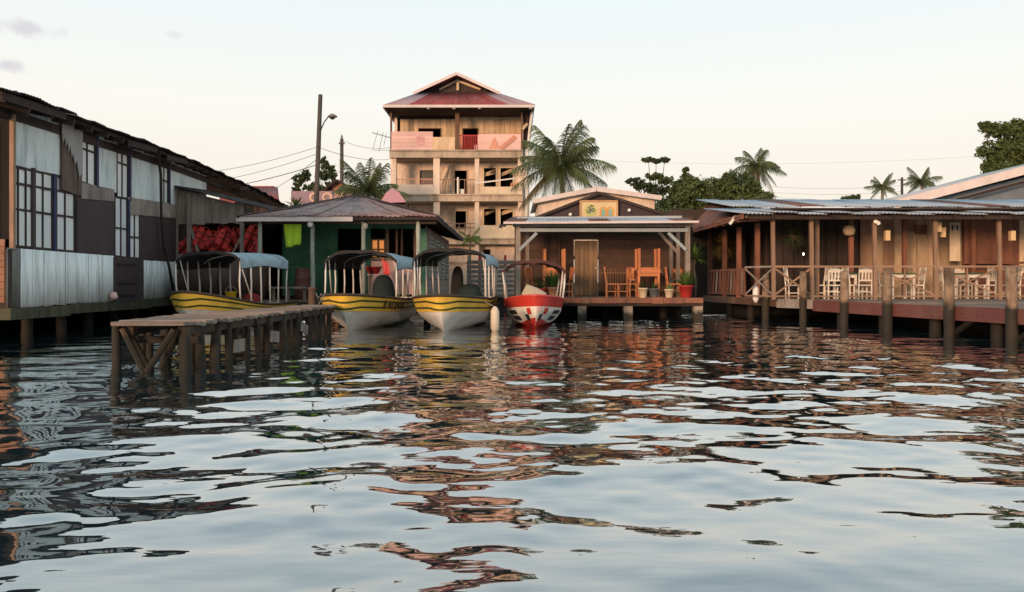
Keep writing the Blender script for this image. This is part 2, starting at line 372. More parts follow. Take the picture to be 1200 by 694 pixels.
# upper row
def top_at(px, drop): return eave(px) + drop
wpanel('wall_panel', pale_panel, (17, 193), (71, 207), (71, top_at(71, 10)), (17, top_at(17, 12)), .0)
wpanel('wall_panel', mat('rotten brown ply', (.105, .066, .052), (.06, .04, .034), gscale=VG, dirt=(.2, .165, .14), dscale=(2, 2, 1), damt=.5), (72, 222), (95, 230), (97, top_at(97, 16)), (73, top_at(73, 14)), .05)
tear = [(73, top_at(73, 13.5)), (97, top_at(97, 15.5)), (97, 207), (95.5, 203), (93.5, 209), (91.5, 196), (90, 188), (88, 193), (86, 180), (84.5, 184), (82.5, 170), (81, 178), (79.5, 164), (78, 172), (76, 160), (74.5, 167), (73, 156)]
tq = [wl(x_, y_, .085) for x_, y_ in tear]
MB().poly(list(reversed(tq)), (0, .012, 0)).build('torn_sheet', mat('peeling grey sheet', (.36, .34, .33), (.27, .245, .235), vary=.02, grain=.1, gscale=VG), wh)
wpanel('wall_panel', pale_panel, (116, 220), (137, 226), (138, top_at(138, 8)), (116, top_at(116, 10)), .0)
wpanel('wall_panel', pale_panel, (154, 234), (188, 238), (188, top_at(188, 8)), (154, top_at(154, 8)), .0)
wpanel('wall_panel', pale_panel, (200, 240), (242, 246), (242, top_at(242, 2)), (200, top_at(200, 6)), .0)
# middle row
wpanel('wall_panel', maroon, (92, 296), (134, 301), (134, 233), (92, 231), .02)
wpanel('wall_panel', maroon, (164, 304), (207, 308), (207, 252), (164, 248), .02)
wpanel('wall_board', torn_ply, (96, 233), (134, 236), (134, 222), (96, 214), .045)
wpanel('wall_board', wood_grey, (151, 251), (207, 256), (207, 240), (151, 231), .045)
# windows: bars and single panes
def window(px, y_lo, y_hi, rows, out=.0, barm=wood_dark, skip=()):
    """px: column edges; y_lo / y_hi: (at first column, at last column) lower and upper rows of the opening"""
    def at(p, f):
        t = (p-px[0])/(px[-1]-px[0]); lo = y_lo[0]+(y_lo[1]-y_lo[0])*t; hi = y_hi[0]+(y_hi[1]-y_hi[0])*t
        return lo+(hi-lo)*f
    fr = MB()
    for f in rows:
        fr.bar(wl(px[0], at(px[0], f), out+.0), wl(px[-1], at(px[-1], f), out+.0), .03, .05)
    for p in px:
        a = wl(p, at(p, rows[0]), out+.002); b = wl(p, at(p, rows[-1]), out+.002); b.x = a.x; fr.bar(a, b, .045, .03)
    w_ = fr.build('window', barm, wh)
    for i in range(len(px)-1):
        for j in range(len(rows)-1):
            if (i, j) in skip: continue
            p0, p1 = px[i], px[i+1]
            q = [wl(p0, at(p0, rows[j]), out-.012), wl(p1, at(p1, rows[j]), out-.012), wl(p1, at(p1, rows[j+1]), out-.012), wl(p0, at(p0, rows[j+1]), out-.012)]
            dy = rnd.uniform(-.03, .03); q[0].y += dy; q[3].y += dy
            MB().poly(q, (0, .012, 0)).build('pane', pane_white, w_)
window([12, 21, 30, 39, 50, 61, 66, 76, 87], (288, 295), (195, 210), [0, .47, .8, 1])
window([94.5, 102, 111], (213, 219), (158, 164), [0, .72, 1])
window([137, 143, 149.5], (231, 233), (174, 179), [0, .72, 1])
window([134.5, 141.5, 148.5], (300, 302), (231, 233), [0, .48, 1])
window([152, 157.5, 163.5], (302, 303), (248, 249), [0, .45, 1])
window([188, 192, 196.5], (237, 239), (192, 196), [0, .6, 1])
for px, a, b, m in ((113.5, 220, 153, blue_post), (152, 236, 168, blue_post), (198.3, 240, 187, blue_post), (150.3, 303, 234, blue_post),
                    (39, 292, 197, maroon), (63.5, 294, 204, blue_post), (89.5, 297, 207, wood_dark)):
    wpost('mullion_post', m, px, a, b, .13 if m != wood_dark else .1, .02, .06)
wpost('corner_post', wood_post, 14.8, 292, 110, .11, .05, .08)
wpost('corner_post', wood_dark, 9.6, 364, 292, .12, .05, .1)
# lower skirt of corrugated tin, each sheet a piece
edges = [8, 24, 38, 52, 66, 77, 90, 104, 119, 133]
for i in range(len(edges)-1):
    a, b = edges[i], edges[i+1]; f = lambda p: 290+(p-6)*.079; g = lambda p: 362-(p-6)*.071+rnd.uniform(-1.5, 1.5)
    m = grey_tin if i == 0 else pale_tin
    o = .07+.012*(i % 2); A, B, C, D = wl(a, g(a), o), wl(b+.7, g(b), o), wl(b+.7, f(b), o), wl(a, f(a), o)
    D.x = A.x; C.x = B.x
    sheet('tin_sheet', wh, m, A, B, C, D, .19, .006)
edges = [168, 181, 193, 206]
for i in range(3):
    a, b = edges[i], edges[i+1]; o = .05+.012*(i % 2)
    A, B, C, D = wl(a, 351-i, o), wl(b, 350-i, o), wl(b, 306+i*.7, o), wl(a, 305+i*.7, o); D.x = A.x; C.x = B.x
    sheet('tin_sheet', wh, pale_tin, A, B, C, D, .19, .006)
door = wpanel('door', maroon, (136, 354), (171, 353), (166, 302), (134, 301), .12, .05)
for yy in (309, 331, 345):
    a = wl(139, yy, .155); b = wl(160, yy+.5, .155); MB().bar(a, b, .02, .04).build('door_batten', wood_dark, door)
MB().lathe([(.02, -.1), (.1, -.06), (.11, .0), (.07, .09), (.02, .11)], wl(133, 347, .2), 10).build('float_ball', pink_board, wh, True)
# sill beam and piles
for k in range(7):
    s0 = -.3+k*2.9
    bar('sill_beam', wh, moss_beam, (s0, -.04, .66+.02*(k % 2)), (s0+2.88, -.04, .64+.02*(k % 2)), .22, .24)
for k in range(12):
    s = .1+k*1.75
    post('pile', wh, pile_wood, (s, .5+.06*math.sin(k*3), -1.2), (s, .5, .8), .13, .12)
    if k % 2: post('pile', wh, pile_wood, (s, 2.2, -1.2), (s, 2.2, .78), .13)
slab('underdeck_dark', wh, black_hole, (0, 3, -.6), (21, 3.1, .78))
# front gable face towards the camera
slab('front_dark', wh, black_hole, (.3, .02, 2.2), (.35, 6, 5.3))
for k in range(9): bar('front_board', wh, brick_orange, (-.05, .08, .95+k*.145), (-.05, 3.0, .95+k*.145), .03, .138)
# roof: overlapping rusty sheets with a ragged eave, rafters and fascia
OV = .55
rx = list(np.linspace(-1.6, 31, 38))
def eave_z(s):
    Y = WC.y + s*WU.y; px = CX - F*((WD-OV)/Y+WA)
    return EYE-(eave(px)-HY)/F*Y
for i in range(len(rx)-1):
    a, b = rx[i], rx[i+1]+.06; lift = .03*(i % 2)
    za, zb = eave_z(a)-.05+lift+rnd.uniform(-.02, .02), eave_z(b)-.05+lift+rnd.uniform(-.02, .02)
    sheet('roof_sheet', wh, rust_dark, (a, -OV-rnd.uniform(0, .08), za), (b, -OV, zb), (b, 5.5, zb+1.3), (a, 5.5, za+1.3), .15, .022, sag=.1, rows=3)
for i in range(0, 30, 1):
    s = -1.2+i*1.05; z = eave_z(s)
    bar('rafter', wh, wood_dark, (s, -OV+.07, z-.2), (s, 5.4, z+1.0), .08, .14)
for i in range(10):
    a, b = -1.4+i*3.2, -1.4+i*3.2+3.15
    bar('purlin', wh, wood_dark, (a, -OV+.2, eave_z(a)-.10), (b, -OV+.2, eave_z(b)-.10), .07, .09)
    if i in (0, 2, 3, 6): bar('fascia_board', wh, rust_dark, (a+.2*i, -OV+.06, eave_z(a)-.16-.02*i), (b-.3, -OV+.06, eave_z(b)-.14), .035, .16)
    bar('wall_plate', wh, wood_dark, (a, .02, eave_z(a)-.32), (b, .02, eave_z(b)-.32), .12, .2)
bar('front_fascia', wh, wood_dark, (-.25, -.5, eave_z(0)-.3), (-.25, 3.2, eave_z(0)+.35), .05, .28)
for s in (22.5, 25.5, 28.5, 30.6):
    for y in (.05, 4.5): bar('roof_post', wh, wood_dark, (s, y, .5), (s, y, eave_z(s)-.25), .15)
for k in range(12): bar('rear_plank', wh, wood_dark, (20.6+k*.34, .02, .9), (20.6+k*.34, .02, 5.1), .33, .03)
# a drainpipe down the wall
p = [wl(182, 177, .25), wl(186, 186, .25), wl(188.5, 205, .2), wl(189, 250, .18), wl(192, 290, .18), wl(198, 312, .2), wl(203, 340, .25)]
MB().tube(p, .045, 7).build('drainpipe', wood_dark, wh, True)

# ------------------------------------------------------------------ plank lean-to beside it, full of life vests
LY = 29.0
lt = thing('lean_to_shed', 'grey plank lean-to with open front between warehouse and green house', 'shed', (wx(246, LY), LY, .55))
def lroof(px): return 219+(px-204)*(249-219)/(327-204)
pxs = [205, 213, 222, 231, 240, 249, 258, 267, 276, 287]
for i in range(len(pxs)-1):
    a, b = pxs[i]+.2, pxs[i+1]-.2; lo = 262+rnd.uniform(-1, 1.5)
    q = [wp(a, lo, LY), wp(b, lo+rnd.uniform(-.6, .6), LY), wp(b, lroof(b)+2, LY), wp(a, lroof(a)+2, LY)]
    MB().poly(q, (0, .03, 0)).build('plank', wood_grey, lt)
for px in (206, 222, 284):
    bar('post', lt, wood_grey, wp(px, 360, LY-.08), wp(px, lroof(px)+4, LY-.08), .13, .13)
for q in (((224, 268), (233, 298)), ((284, 276), (272, 298))):
    bar('brace', lt, wood_grey, wp(*q[0], LY-.1), wp(*q[1], LY-.1), .09, .06)
for k in range(5):
    z = wz(303, LY)-k*.2; bar('plank', lt, wood_grey, (wx(205, LY), LY+.02, z), (wx(312, LY), LY+.02+rnd.uniform(-.01, .01), z), .03, .19)
bar('rail', lt, wood_grey, wp(205, 299, LY-.03), wp(312, 299, LY-.03), .1, .06)
for i in range(6):
    a = 203+i*21; b = a+22
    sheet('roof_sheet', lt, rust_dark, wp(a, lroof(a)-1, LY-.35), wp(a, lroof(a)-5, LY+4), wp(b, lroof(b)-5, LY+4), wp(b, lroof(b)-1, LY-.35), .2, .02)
slab('back_wall', lt, wood_dark, (wx(200, LY), LY+2.6, .6), (wx(330, LY), LY+2.7, 3.6))
slab('floor', lt, wood_dark, (wx(203, LY), LY-.5, .62), (wx(330, LY), LY+2.6, .74))
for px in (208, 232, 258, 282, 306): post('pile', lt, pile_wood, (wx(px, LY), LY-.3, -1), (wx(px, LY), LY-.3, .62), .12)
bar('vest_rail', lt, wood_dark, wp(222, 262.5, LY+.3), wp(312, 262.5, LY+.3), .05, .05)
vest_red = mat('red life vest cloth', (.52, .045, .035), (.36, .03, .03), rough=.75, vary=.22, grain=.2, gscale=(9, 9, 9))
def vest(px, y0, tilt, lab):
    T = thing('life_vest', lab, 'life vest', wp(px, y0, LY+.24), 0, 'red life vests hung in the lean-to', local=True)
    T.scale = (1.25, 1.5, rnd.uniform(.8, 1.15)); T.rotation_euler = (R(rnd.uniform(-14, 8)), R(tilt), R(rnd.uniform(-60, 60)))
    for s in (-1, 1):
        m = MB(); rows = []
        for j in range(9):
            v = j/8; wd = .15+.05*math.sin(v*3.1)+rnd.uniform(-.008, .008); z = -.06-v*.72; dpt = .06+.035*math.sin(v*math.pi)
            rows.append([(s*.02+s*wd*.5*(1-math.cos(a)) + .01*math.sin(7*v+s), -dpt*math.sin(a), z) for a in np.linspace(0, math.pi, 7)])
        m.grid(rows); rows2 = [[(p[0], .03+.012*k, p[2]) for k, p in enumerate(r)] for r in rows]
        m.grid([[r[0], (r[0][0], .05, r[0][2]), (r[-1][0], .05, r[-1][2]), r[-1]] for r in rows])
        m.build('panel', vest_red, T, True)
    MB().tube([(-.12, 0, -.1), (-.06, 0, .0), (0, 0, .02), (.06, 0, .0), (.12, 0, -.1)], .022, 6).build('collar', vest_red, T, True)
    for z in (-.28, -.5): MB().box((-.2, -.1, z-.012), (.2, -.085, z+.012)).build('strap', wood_dark, T)
vl = ['nearest the warehouse wall', 'second from the warehouse wall', 'third from the warehouse wall', 'fourth from the warehouse wall', 'in the middle of the rail', 'just right of the middle', 'left of the slanting brace', 'behind the slanting brace', 'at the right end beside the green house']
for i, px in enumerate((228, 235, 242, 250, 258, 266, 275, 290, 301)):
    vest(px, 264+rnd.uniform(0, 9), rnd.uniform(-34, 34), 'red life vest hung in the lean-to, '+vl[i])
for px, tl, lab in ((226, 40, 'crumpled red life vest slumped on the lean-to sill at its left end'), (246, -50, 'crumpled red life vest slumped on the lean-to sill left of the middle'), (262, 55, 'crumpled red life vest slumped on the lean-to sill right of the middle'), (296, -45, 'crumpled red life vest slumped on the lean-to sill beside the green house')):
    vest(px, 280, tl, lab)
tank_m = mat('rusty brown tank', (.075, .045, .036), (.045, .03, .026), rough=.7, dirt=(.12, .06, .04), damt=.4)
TY = 27.6
tk = thing('storage_tank', 'big rusty brown tank lying behind the nearest yellow boat', 'tank', (wx(262, TY), TY, .74))
a, b = wx(217, TY), wx(309, TY); zc = .74+.62; rr_ = .6
MB().tube([(a-.12, TY, zc), (a-.1, TY, zc), (a, TY, zc), (b, TY, zc), (b+.1, TY, zc), (b+.12, TY, zc)], [.2, .42, rr_, rr_, .42, .2], 22).build('drum', tank_m, tk, True)
for f in (.12, .5, .88): MB().tube([(a+(b-a)*f-.03, TY, zc), (a+(b-a)*f+.03, TY, zc)], rr_+.015, 22).build('hoop', rust_dark, tk, True)
for f in (.2, .8): slab('cradle', tk, wood_dark, (a+(b-a)*f-.1, TY-.45, .74), (a+(b-a)*f+.1, TY+.45, .95))
# ------------------------------------------------------------------ green house with porch
GY, GW = 27.0, 29.4
gh = thing('green_house', 'low green wooden house with porch and rusty hipped roof behind the boats', 'house', (wx(400, GW), GW, .75))
XL, XR = wx(278, GY), wx(514, GY); ZE = wz(254, GY); AP = Vector((wx(419, 31), 31.0, wz(231, 31)))
BK = 41.0
def hip_sheets(n, e0, e1, a0, a1):
    """sheets between the eave e0-e1 and the upper line a0-a1"""
    e0, e1, a0, a1 = map(Vector, (e0, e1, a0, a1))
    for i in range(n):
        u, v = i/n, (i+1)/n+.012; up = Vector((0, 0, .018*(i % 2)+rnd.uniform(0, .02)))
        sheet('roof_sheet', gh, rust_roof, e0.lerp(e1, u)+up, e0.lerp(e1, v)+up, a0.lerp(a1, v)+up, a0.lerp(a1, u)+up, .16, .016, rows=3, sag=.04)
e0, e1 = Vector((XL, GY, ZE)), Vector((XR, GY, ZE))
hip_sheets(11, e0, e1, AP+Vector((-.25, 0, 0)), AP+Vector((.25, 0, 0)))
hip_sheets(14, (XR, GY, ZE), (XR, BK, ZE), AP, (AP.x, BK, AP.z))
hip_sheets(8, (XL, BK, ZE), (XL, GY, ZE), (AP.x, BK, AP.z), AP)
MB().tube([e0, AP+Vector((-.1, 0, .03)), AP+Vector((.1, 0, .03)), e1], .05, 6).build('hip_cap', rust_dark, gh)
bar('fascia', gh, white_roof, (XL-.05, GY+.05, ZE-.07), (wx(413, GY), GY+.05, ZE-.07), .04, .15)
bar('fascia', gh, rust_dark, (wx(413.3, GY), GY+.06, ZE-.05), (XR, GY+.06, ZE-.05), .04, .1)
bar('fascia', gh, rust_dark, (XR-.04, GY+.1, ZE-.06), (XR-.04, BK, ZE-.06), .04, .14)
bar('eave_beam', gh, wood_dark, (XL+.1, GY+.35, ZE-.17), (XR-.1, GY+.35, ZE-.17), .08, .08)
for k in range(12): bar('rafter', gh, wood_dark, (XR-.06, GY+1+k*1.1, ZE-.08), (XR-1.3, GY+1+k*1.1, ZE+.22), .06, .1)
for px in (304.6, 366.5, 426, 490):
    Y = GY+.35; pz = wz(258, Y)-.05
    post('post', gh, post_white, (wx(px, Y), Y, .75), (wx(px, Y), Y, pz), .075, .07)
# deck
for k in range(14):
    bar('deck_plank', gh, wood_deck, (wx(285, GY), GY+.1+k*.19, .70+.006*(k % 2)), (wx(508, GY), GY+.1+k*.19, .70+.006*(k % 2)), .18, .05)
bar('deck_beam', gh, wood_dark, (wx(285, GY), GY+.04, .58), (wx(508, GY), GY+.04, .58), .08, .2)
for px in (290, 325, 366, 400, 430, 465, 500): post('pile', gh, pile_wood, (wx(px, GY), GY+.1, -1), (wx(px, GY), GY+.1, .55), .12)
# front wall of lapped boards with openings
def wall_run(p0, p1, y0, y1, m=green_wall, Y=GW):
    z0, z1 = wz(y0, Y), wz(y1, Y); n = max(1, round((z1-z0)/.2)); h = (z1-z0)/n
    for k in range(n):
        o = bar('wall_board', gh, m, (wx(p0, Y), Y, z0+h*(k+.5)), (wx(p1, Y), Y, z0+h*(k+.5)), .03, h*1.02, roll=R(6))
wall_run(331, 396, 347, 262)
wall_run(396, 492, 268, 258)
wall_run(425, 434.5, 347, 268); wall_run(452, 453.5, 303, 268)
wall_run(487, 500, 347, 268, green_pale)
wall_run(435, 487, 345, 303, pink_board)
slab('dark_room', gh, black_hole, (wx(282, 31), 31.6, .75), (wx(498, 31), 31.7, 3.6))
slab('partition', gh, wood_dark, (wx(331, GW), GW+.05, .75), (wx(331, GW)+.06, 31.6, 3.4))
win = MB()
for a in (435.5, 443.3, 451): win.bar(wp(a, 305.5, GW-.02), wp(a, 281, GW-.02), .06, .06)
for b in (281, 292.5, 305): win.bar(wp(435, b, GW-.022), wp(451.5, b, GW-.022), .05, .05)
win = win.build('window', wood_brown, gh)
shut = mat('orange pane with added glow', (.62, .25, .09), (.52, .20, .07), rough=.7, vary=.06, grain=.05)
shut.node_tree.nodes['Principled BSDF'].inputs['Emission Color'].default_value = (1, .36, .10, 1); shut.node_tree.nodes['Principled BSDF'].inputs['Emission Strength'].default_value = .42  # added glow imitates sunset light reflected in the panes
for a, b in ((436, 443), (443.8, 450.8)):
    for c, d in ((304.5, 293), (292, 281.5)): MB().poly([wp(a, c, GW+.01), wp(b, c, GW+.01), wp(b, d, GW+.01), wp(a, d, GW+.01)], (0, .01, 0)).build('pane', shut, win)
for a in (454.5, 465, 471, 486): bar('door_frame', gh, wood_brown, wp(a, 303, GW-.01), wp(a, 268, GW-.01), .07, .08)
bar('window_sill', gh, wood_grey, wp(434, 303.5, GW-.05), wp(488, 303.5, GW-.05), .14, .06)
# right side wall with louvred windows
SX = wx(499, GW)
for k in range(13): bar('wall_board', gh, green_pale if k < 0 else wood_grey, (SX, GW+.05, .85+k*.19), (SX, BK-1, .85+k*.19), .03, .188)
for y0 in (30.4, 32.6, 35.0, 37.6):
    w_ = MB()
    for yy in (y0, y0+1.3): w_.bar((SX+.04, yy, 1.5), (SX+.04, yy, 2.9), .05, .07)
    for zz in (1.5, 2.9): w_.bar((SX+.04, y0, zz), (SX+.04, y0+1.3, zz), .05, .07)
    w_ = w_.build('louvre_window', post_white, gh)
    for k in range(8): MB().bar((SX+.05, y0+.04, 1.6+k*.165), (SX+.05, y0+1.26, 1.6+k*.165), .09, .015).build('slat', pane_white, w_)
# porch lamp
lp = thing('porch_lamp', 'white globe lamp on the second porch post of the green house', 'lamp', wp(363, 263, GY+.25))
MB().lathe([(.02, -.1), (.08, -.07), (.1, 0), (.08, .07), (.03, .1)], wp(363.5, 263, GY+.2), 12).build('globe', white_paint, lp, True)
MB().tube([wp(363.5, 260, GY+.2), wp(366.3, 258, GY+.3)], .02, 6).build('bracket', wood_dark, lp)
lp = thing('porch_lamp', 'white lamp on the third porch post, beside the orange window', 'lamp', wp(428, 265, GY+.25))
MB().lathe([(.03, -.1), (.07, -.05), (.08, .04), (.03, .1)], wp(428.5, 265, GY+.2), 10).build('globe', post_white, lp, True)
MB().tube([wp(428.5, 262, GY+.2), wp(426.5, 260, GY+.3)], .02, 6).build('bracket', wood_dark, lp)
# lime cloth on a line
def cloth(name, lab, cat, pts, Y, m, fold=.04, n=12, group=None):
    """hanging cloth: photo outline upper left, upper right, lower right, lower left"""
    a, b, c, d = [wp(*q, Y) for q in pts]; rows = []
    for j in range(n+1):
        v = j/n
        rows.append([a.lerp(b, i/n).lerp(d.lerp(c, i/n), v) + Vector((0, fold*v*math.sin(i*1.3+v*2) + .02*math.sin(i*2.9), .02*v*math.sin(i*1.1))) for i in range(n+1)])
    o = MB().grid(rows).build(name, m, None, True, off=a.copy()); o.location = a
    md = o.modifiers.new('thickness', 'SOLIDIFY'); md.thickness = .012; return tag(o, lab, cat, group)
lime = mat('lime cloth', (.42, .62, .035), (.34, .52, .03), rough=.8, vary=.02, grain=.05, bump=.05)
cloth('hanging_cloth', 'bright lime green cloth hanging under the porch eave of the green house', 'cloth', ((332, 260), (353.5, 259), (353, 286), (335, 291)), GY+.42, lime)
# barrel, mooring post
b_ = thing('barrel', 'reddish brown drum standing on the porch by the green wall', 'barrel', (wx(354.5, 28.3), 28.3, .73))
MB().lathe([(.26, 0), (.28, .02), (.27, .3), (.285, .33), (.265, .36), (.25, .68), (.265, .7), (.24, .72), (.235, 1.0), (.25, 1.03), (.22, 1.03)], (wx(354.5, 28.3), 28.3, .735), 16).build('body', mat('brown drum', (.16, .065, .05), (.11, .045, .036), rough=.6), b_, True)
MB().lathe([(.22, 1.0), (.22, 1.02)], (wx(354.5, 28.3), 28.3, .735), 16).build('lid', rust_dark, b_)
# low plank bench along the porch front
bn = thing('bench', 'low grey plank bench on the green porch behind the mooring post', 'bench', (wx(338, 27.6), 27.6, .735))
bar('seat', bn, wood_grey, (wx(318, 27.6), 27.5, 1.13), (wx(362, 27.6), 27.5, 1.13), .36, .05)
for px in (322, 339, 358): bar('leg', bn, wood_grey, (wx(px, 27.6), 27.5, .735), (wx(px, 27.6), 27.5, 1.11), .08)
mp_ = thing('mooring_post', 'stout brown mooring post standing between the dock and the second yellow boat', 'post', (wx(366, 24.5), 24.5, -1))
post('shaft', mp_, pile_wood, (wx(366, 24.5), 24.5, -1), (wx(366, 24.5), 24.5, 1.1), .13, .12)
MB().lathe([(.13, 1.1), (.1, 1.16), (.02, 1.17)], (wx(366, 24.5), 24.5, 0), 9).build('cap', wood_brown, mp_)
# porch table with red basins, white stools
pt = thing('porch_table', 'pinkish wooden counter on the green porch below the orange window', 'table', (wx(455, 28), 28, .735))
bar('top', pt, pink_board, (wx(432, 28), 28, 1.55), (wx(476, 28), 28, 1.55), .5, .05)
for px in (434, 474):
    for dy in (-.2, .2): bar('leg', pt, wood_grey, (wx(px, 28), 28+dy, .735), (wx(px, 28), 28+dy, 1.53), .07)
bs = thing('basin', 'red plastic basin on the counter under the orange window', 'basin', (wx(438, 28), 28, 1.577))
MB().lathe([(.16, 0), (.27, .2), (.3, .22), (.27, .22), (.15, .03)], (wx(438, 28), 27.95, 1.578), 18).build('bowl', red_paint, bs, True)
MB().lathe([(.29, .205), (.31, .215), (.31, .235), (.28, .225)], (wx(438, 28), 27.95, 1.578), 18).build('rim', red_paint, bs, True)
# clutter behind the boats: grey louvred fence, red posts
fn = thing('back_fence', 'grey slatted fence between the green house and the veranda house', 'fence', (wx(575, 36), 36, .5))
for k in range(8): bar('slat', fn, wood_grey, (wx(547, 36), 36, .75+k*.2), (wx(606, 36), 36, .75+k*.2), .03, .15)
for px in (549, 562, 577, 592, 604): bar('post', fn, red_paint if px in (562, 592) else wood_grey, (wx(px, 36), 36.06, .3), (wx(px, 36), 36.06, 2.45), .1)
slab('plinth', fn, wood_dark, (wx(535, 36), 36.1, -.8), (wx(612, 36), 36.25, .7))
# ------------------------------------------------------------------ four-storey apartment house
AY = 51.0
ap = thing('apartment_building', 'tall cream four-storey apartment house with balconies and red roof', 'building', (wx(536, AY), AY, .55))
def az_(py): return wz(py, AY)
def abox(name, m, p0, p1, ylo, yhi, d0=0.0, d1=.3, par=None):
    """box by photo edges, standing from AY+d0 to AY+d1"""
    return MB().box((wx(p0, AY), AY+d0, az_(ylo)), (wx(p1, AY), AY+d1, az_(yhi))).build(name, m, par or ap)
BD = 9.0
# body: floors, side walls, rear
abox('side_wall', cream, 457.6, 461, 345, 126, 1.7, BD); abox('side_wall', cream, 613, 616.4, 345, 126, 1.7, BD); abox('rear_wall', cream, 461.2, 612.8, 345, 126, BD-.2, BD)
abox('ceiling_slab', slab_grey, 462, 612, 131, 127, 1.7, BD-.3)
for lo, hi, p0, p1 in ((185.5, 177, 457, 612.5), (236.5, 228.5, 459, 612.5), (286.5, 280, 459, 612.5)):
    abox('balcony_slab', slab_grey, p0, p1, lo, hi, -.25, 1.68)
    abox('slab_lip', slab_grey, p0-.4, p1+.4, hi+1.2, hi-.6, -.32, -.26)
    abox('floor_slab', slab_grey, 462, 612, lo-1, hi+1, 2.0, BD-.3)
def awall(ylo, yhi, holes, m, d=1.7):
    """recessed wall built as piers and lintels round its openings; holes = (p0, p1, ylo, yhi)"""
    hs = sorted(holes); x = 461.2
    for p0, p1, a, b in hs:
        if p0 > x: abox('wall', m, x, p0, ylo, yhi, d, d+.18)
        if b > yhi+.2: abox('lintel', m, p0, p1, b, yhi, d, d+.18)
        if a < ylo-.2: abox('spandrel', m, p0, p1, ylo, a, d, d+.18)
        x = p1
    if x < 612.8: abox('wall', m, x, 612.8, ylo, yhi, d, d+.18)
def awin(p0, p1, ylo, yhi, d=1.7, frame=cream_pale, fw=.9, broken=False):
    m = MB()
    for a, b, c, e in ((p0-fw, p0+fw*.4, ylo+fw, yhi-fw), (p1-fw*.4, p1+fw, ylo+fw, yhi-fw)): m.box((wx(a, AY), AY+d-.07, az_(c)), (wx(b, AY), AY+d+.1, az_(e)))
    for c, e in ((ylo+fw, ylo-fw*.4), (yhi+fw*.4, yhi-fw)): m.box((wx(p0+fw*.4, AY), AY+d-.068, az_(c)), (wx(p1-fw*.4, AY), AY+d+.1, az_(e)))
    w_ = m.build('window', frame, ap)
    if broken:
        for k in range(2):
            a = (p0+1, ylo-rnd.uniform(2, 14)); b = (p1-1, a[1]-rnd.uniform(2, 8)); MB().bar(wp(*a, AY+d+.15), wp(*b, AY+d+.2), .05, .12).build('loose_board', wood_tan, w_)
    return w_
for y0, y1 in ((176, 131), (228, 187), (280, 237)): abox('dark_room', black_hole, 463, 611, y0, y1, 4.2, 4.3)
# top storey: tall tan boards
tops = [(486.5, 514, 161, 144.5), (540, 559, 176.5, 144.5)]
x = 461.2; k = 0
def boards(x0, x1, lo, hi):
    n = max(1, round((x1-x0)/6.2))
    for i in range(n): abox('wall_board', wood_tan, x0+(x1-x0)*i/n+.12, x0+(x1-x0)*(i+1)/n-.12, lo, hi, 1.7+.02*(i % 2), 1.8)
boards(464.5, 486.5, 176.5, 131); boards(486.5, 514, 144.5, 131); boards(486.5, 514, 176.5, 161); boards(514, 540, 176.5, 131); boards(540, 559, 144.5, 131); boards(559, 611, 176.5, 131)
abox('corrugated_trim', rust_dark, 464, 533, 133.5, 131, 1.5, 1.66)
awin(487, 513.5, 160.5, 145, 1.7, wood_brown, .6); awin(540.5, 558.5, 176, 145, 1.7, wood_brown, .7)
abox('centre_column', wood_brown, 533.5, 538.5, 177, 124, -.1, .12); abox('edge_post', wood_brown, 457.5, 459.5, 177, 124, -.1, .08); abox('edge_post', wood_brown, 610.5, 612.5, 177, 124, -.1, .08)
def railboards(p0, p1, ylo, yhi, m, n):
    h = (ylo-yhi)/n
    for i in range(n): abox('railing_board', m, p0, p1, ylo-h*i-.1, ylo-h*(i+1)+.12, -.12+.012*(i % 2), -.06)
railboards(459, 507.5, 176.6, 154.5, pink_board, 5)
railboards(507.7, 533, 176.6, 161, wood_tan, 1)
railboards(560, 610.4, 176.6, 157.5, pink_board, 2)
MB().bar(wp(587, 174, AY-.16), wp(604, 160, AY-.16), .04, .24).build('brace_board', orange_paint, ap)
MB().poly([wp(573, 174, AY-.14), wp(586, 174, AY-.14), wp(579.5, 160, AY-.14)], (0, .015, 0)).build('painted_board', orange_paint, ap)
MB().poly([wp(489, 170, AY-.14), wp(497, 170, AY-.14), wp(497, 160, AY-.14), wp(488, 160, AY-.14)], (0, .015, 0)).build('painted_board', mat('rose paint', (.70, .38, .36), None, vary=0), ap)
for p0, p1 in ((472, 484), (560.5, 567), (596, 608)):
    m = MB()
    m.box((wx(p0, AY), AY+1.62, az_(153)), (wx(p1, AY), AY+1.68, az_(150.5)))
    for q in (p0, (p0+p1)/2, p1-1.6): m.box((wx(q, AY), AY+1.63, az_(156)), (wx(q+1.6, AY), AY+1.67, az_(153)))
    m.build('painted_frieze', orange_paint, ap)
for i in range(9): bar('baluster', ap, red_paint, wp(540+i*2.4, 176.6, AY-.1), wp(540+i*2.4, 159, AY-.1), .05)
bar('handrail', ap, red_paint, wp(538.5, 159, AY-.1), wp(560, 159, AY-.1), .07, .07)
# third storey
awall(228.3, 186, [(488, 507, 222, 195), (530, 546, 228, 195), (565, 581.5, 218, 191.5), (585, 602, 218, 191.5)], cream)
abox('window_blind', mat('grey shutter', (.13, .13, .125), None, vary=.02), 488.3, 506.7, 221.7, 195.3, 1.8, 1.84)
awin(488.3, 506.7, 221.7, 195.3, fw=.5, frame=wood_tan); awin(530.5, 545.5, 227.8, 195.5, frame=wood_tan, fw=.6)
awin(565.5, 581, 217.5, 192, fw=1.6, broken=True); awin(585.5, 601.5, 217.5, 192, fw=1.6, broken=True)
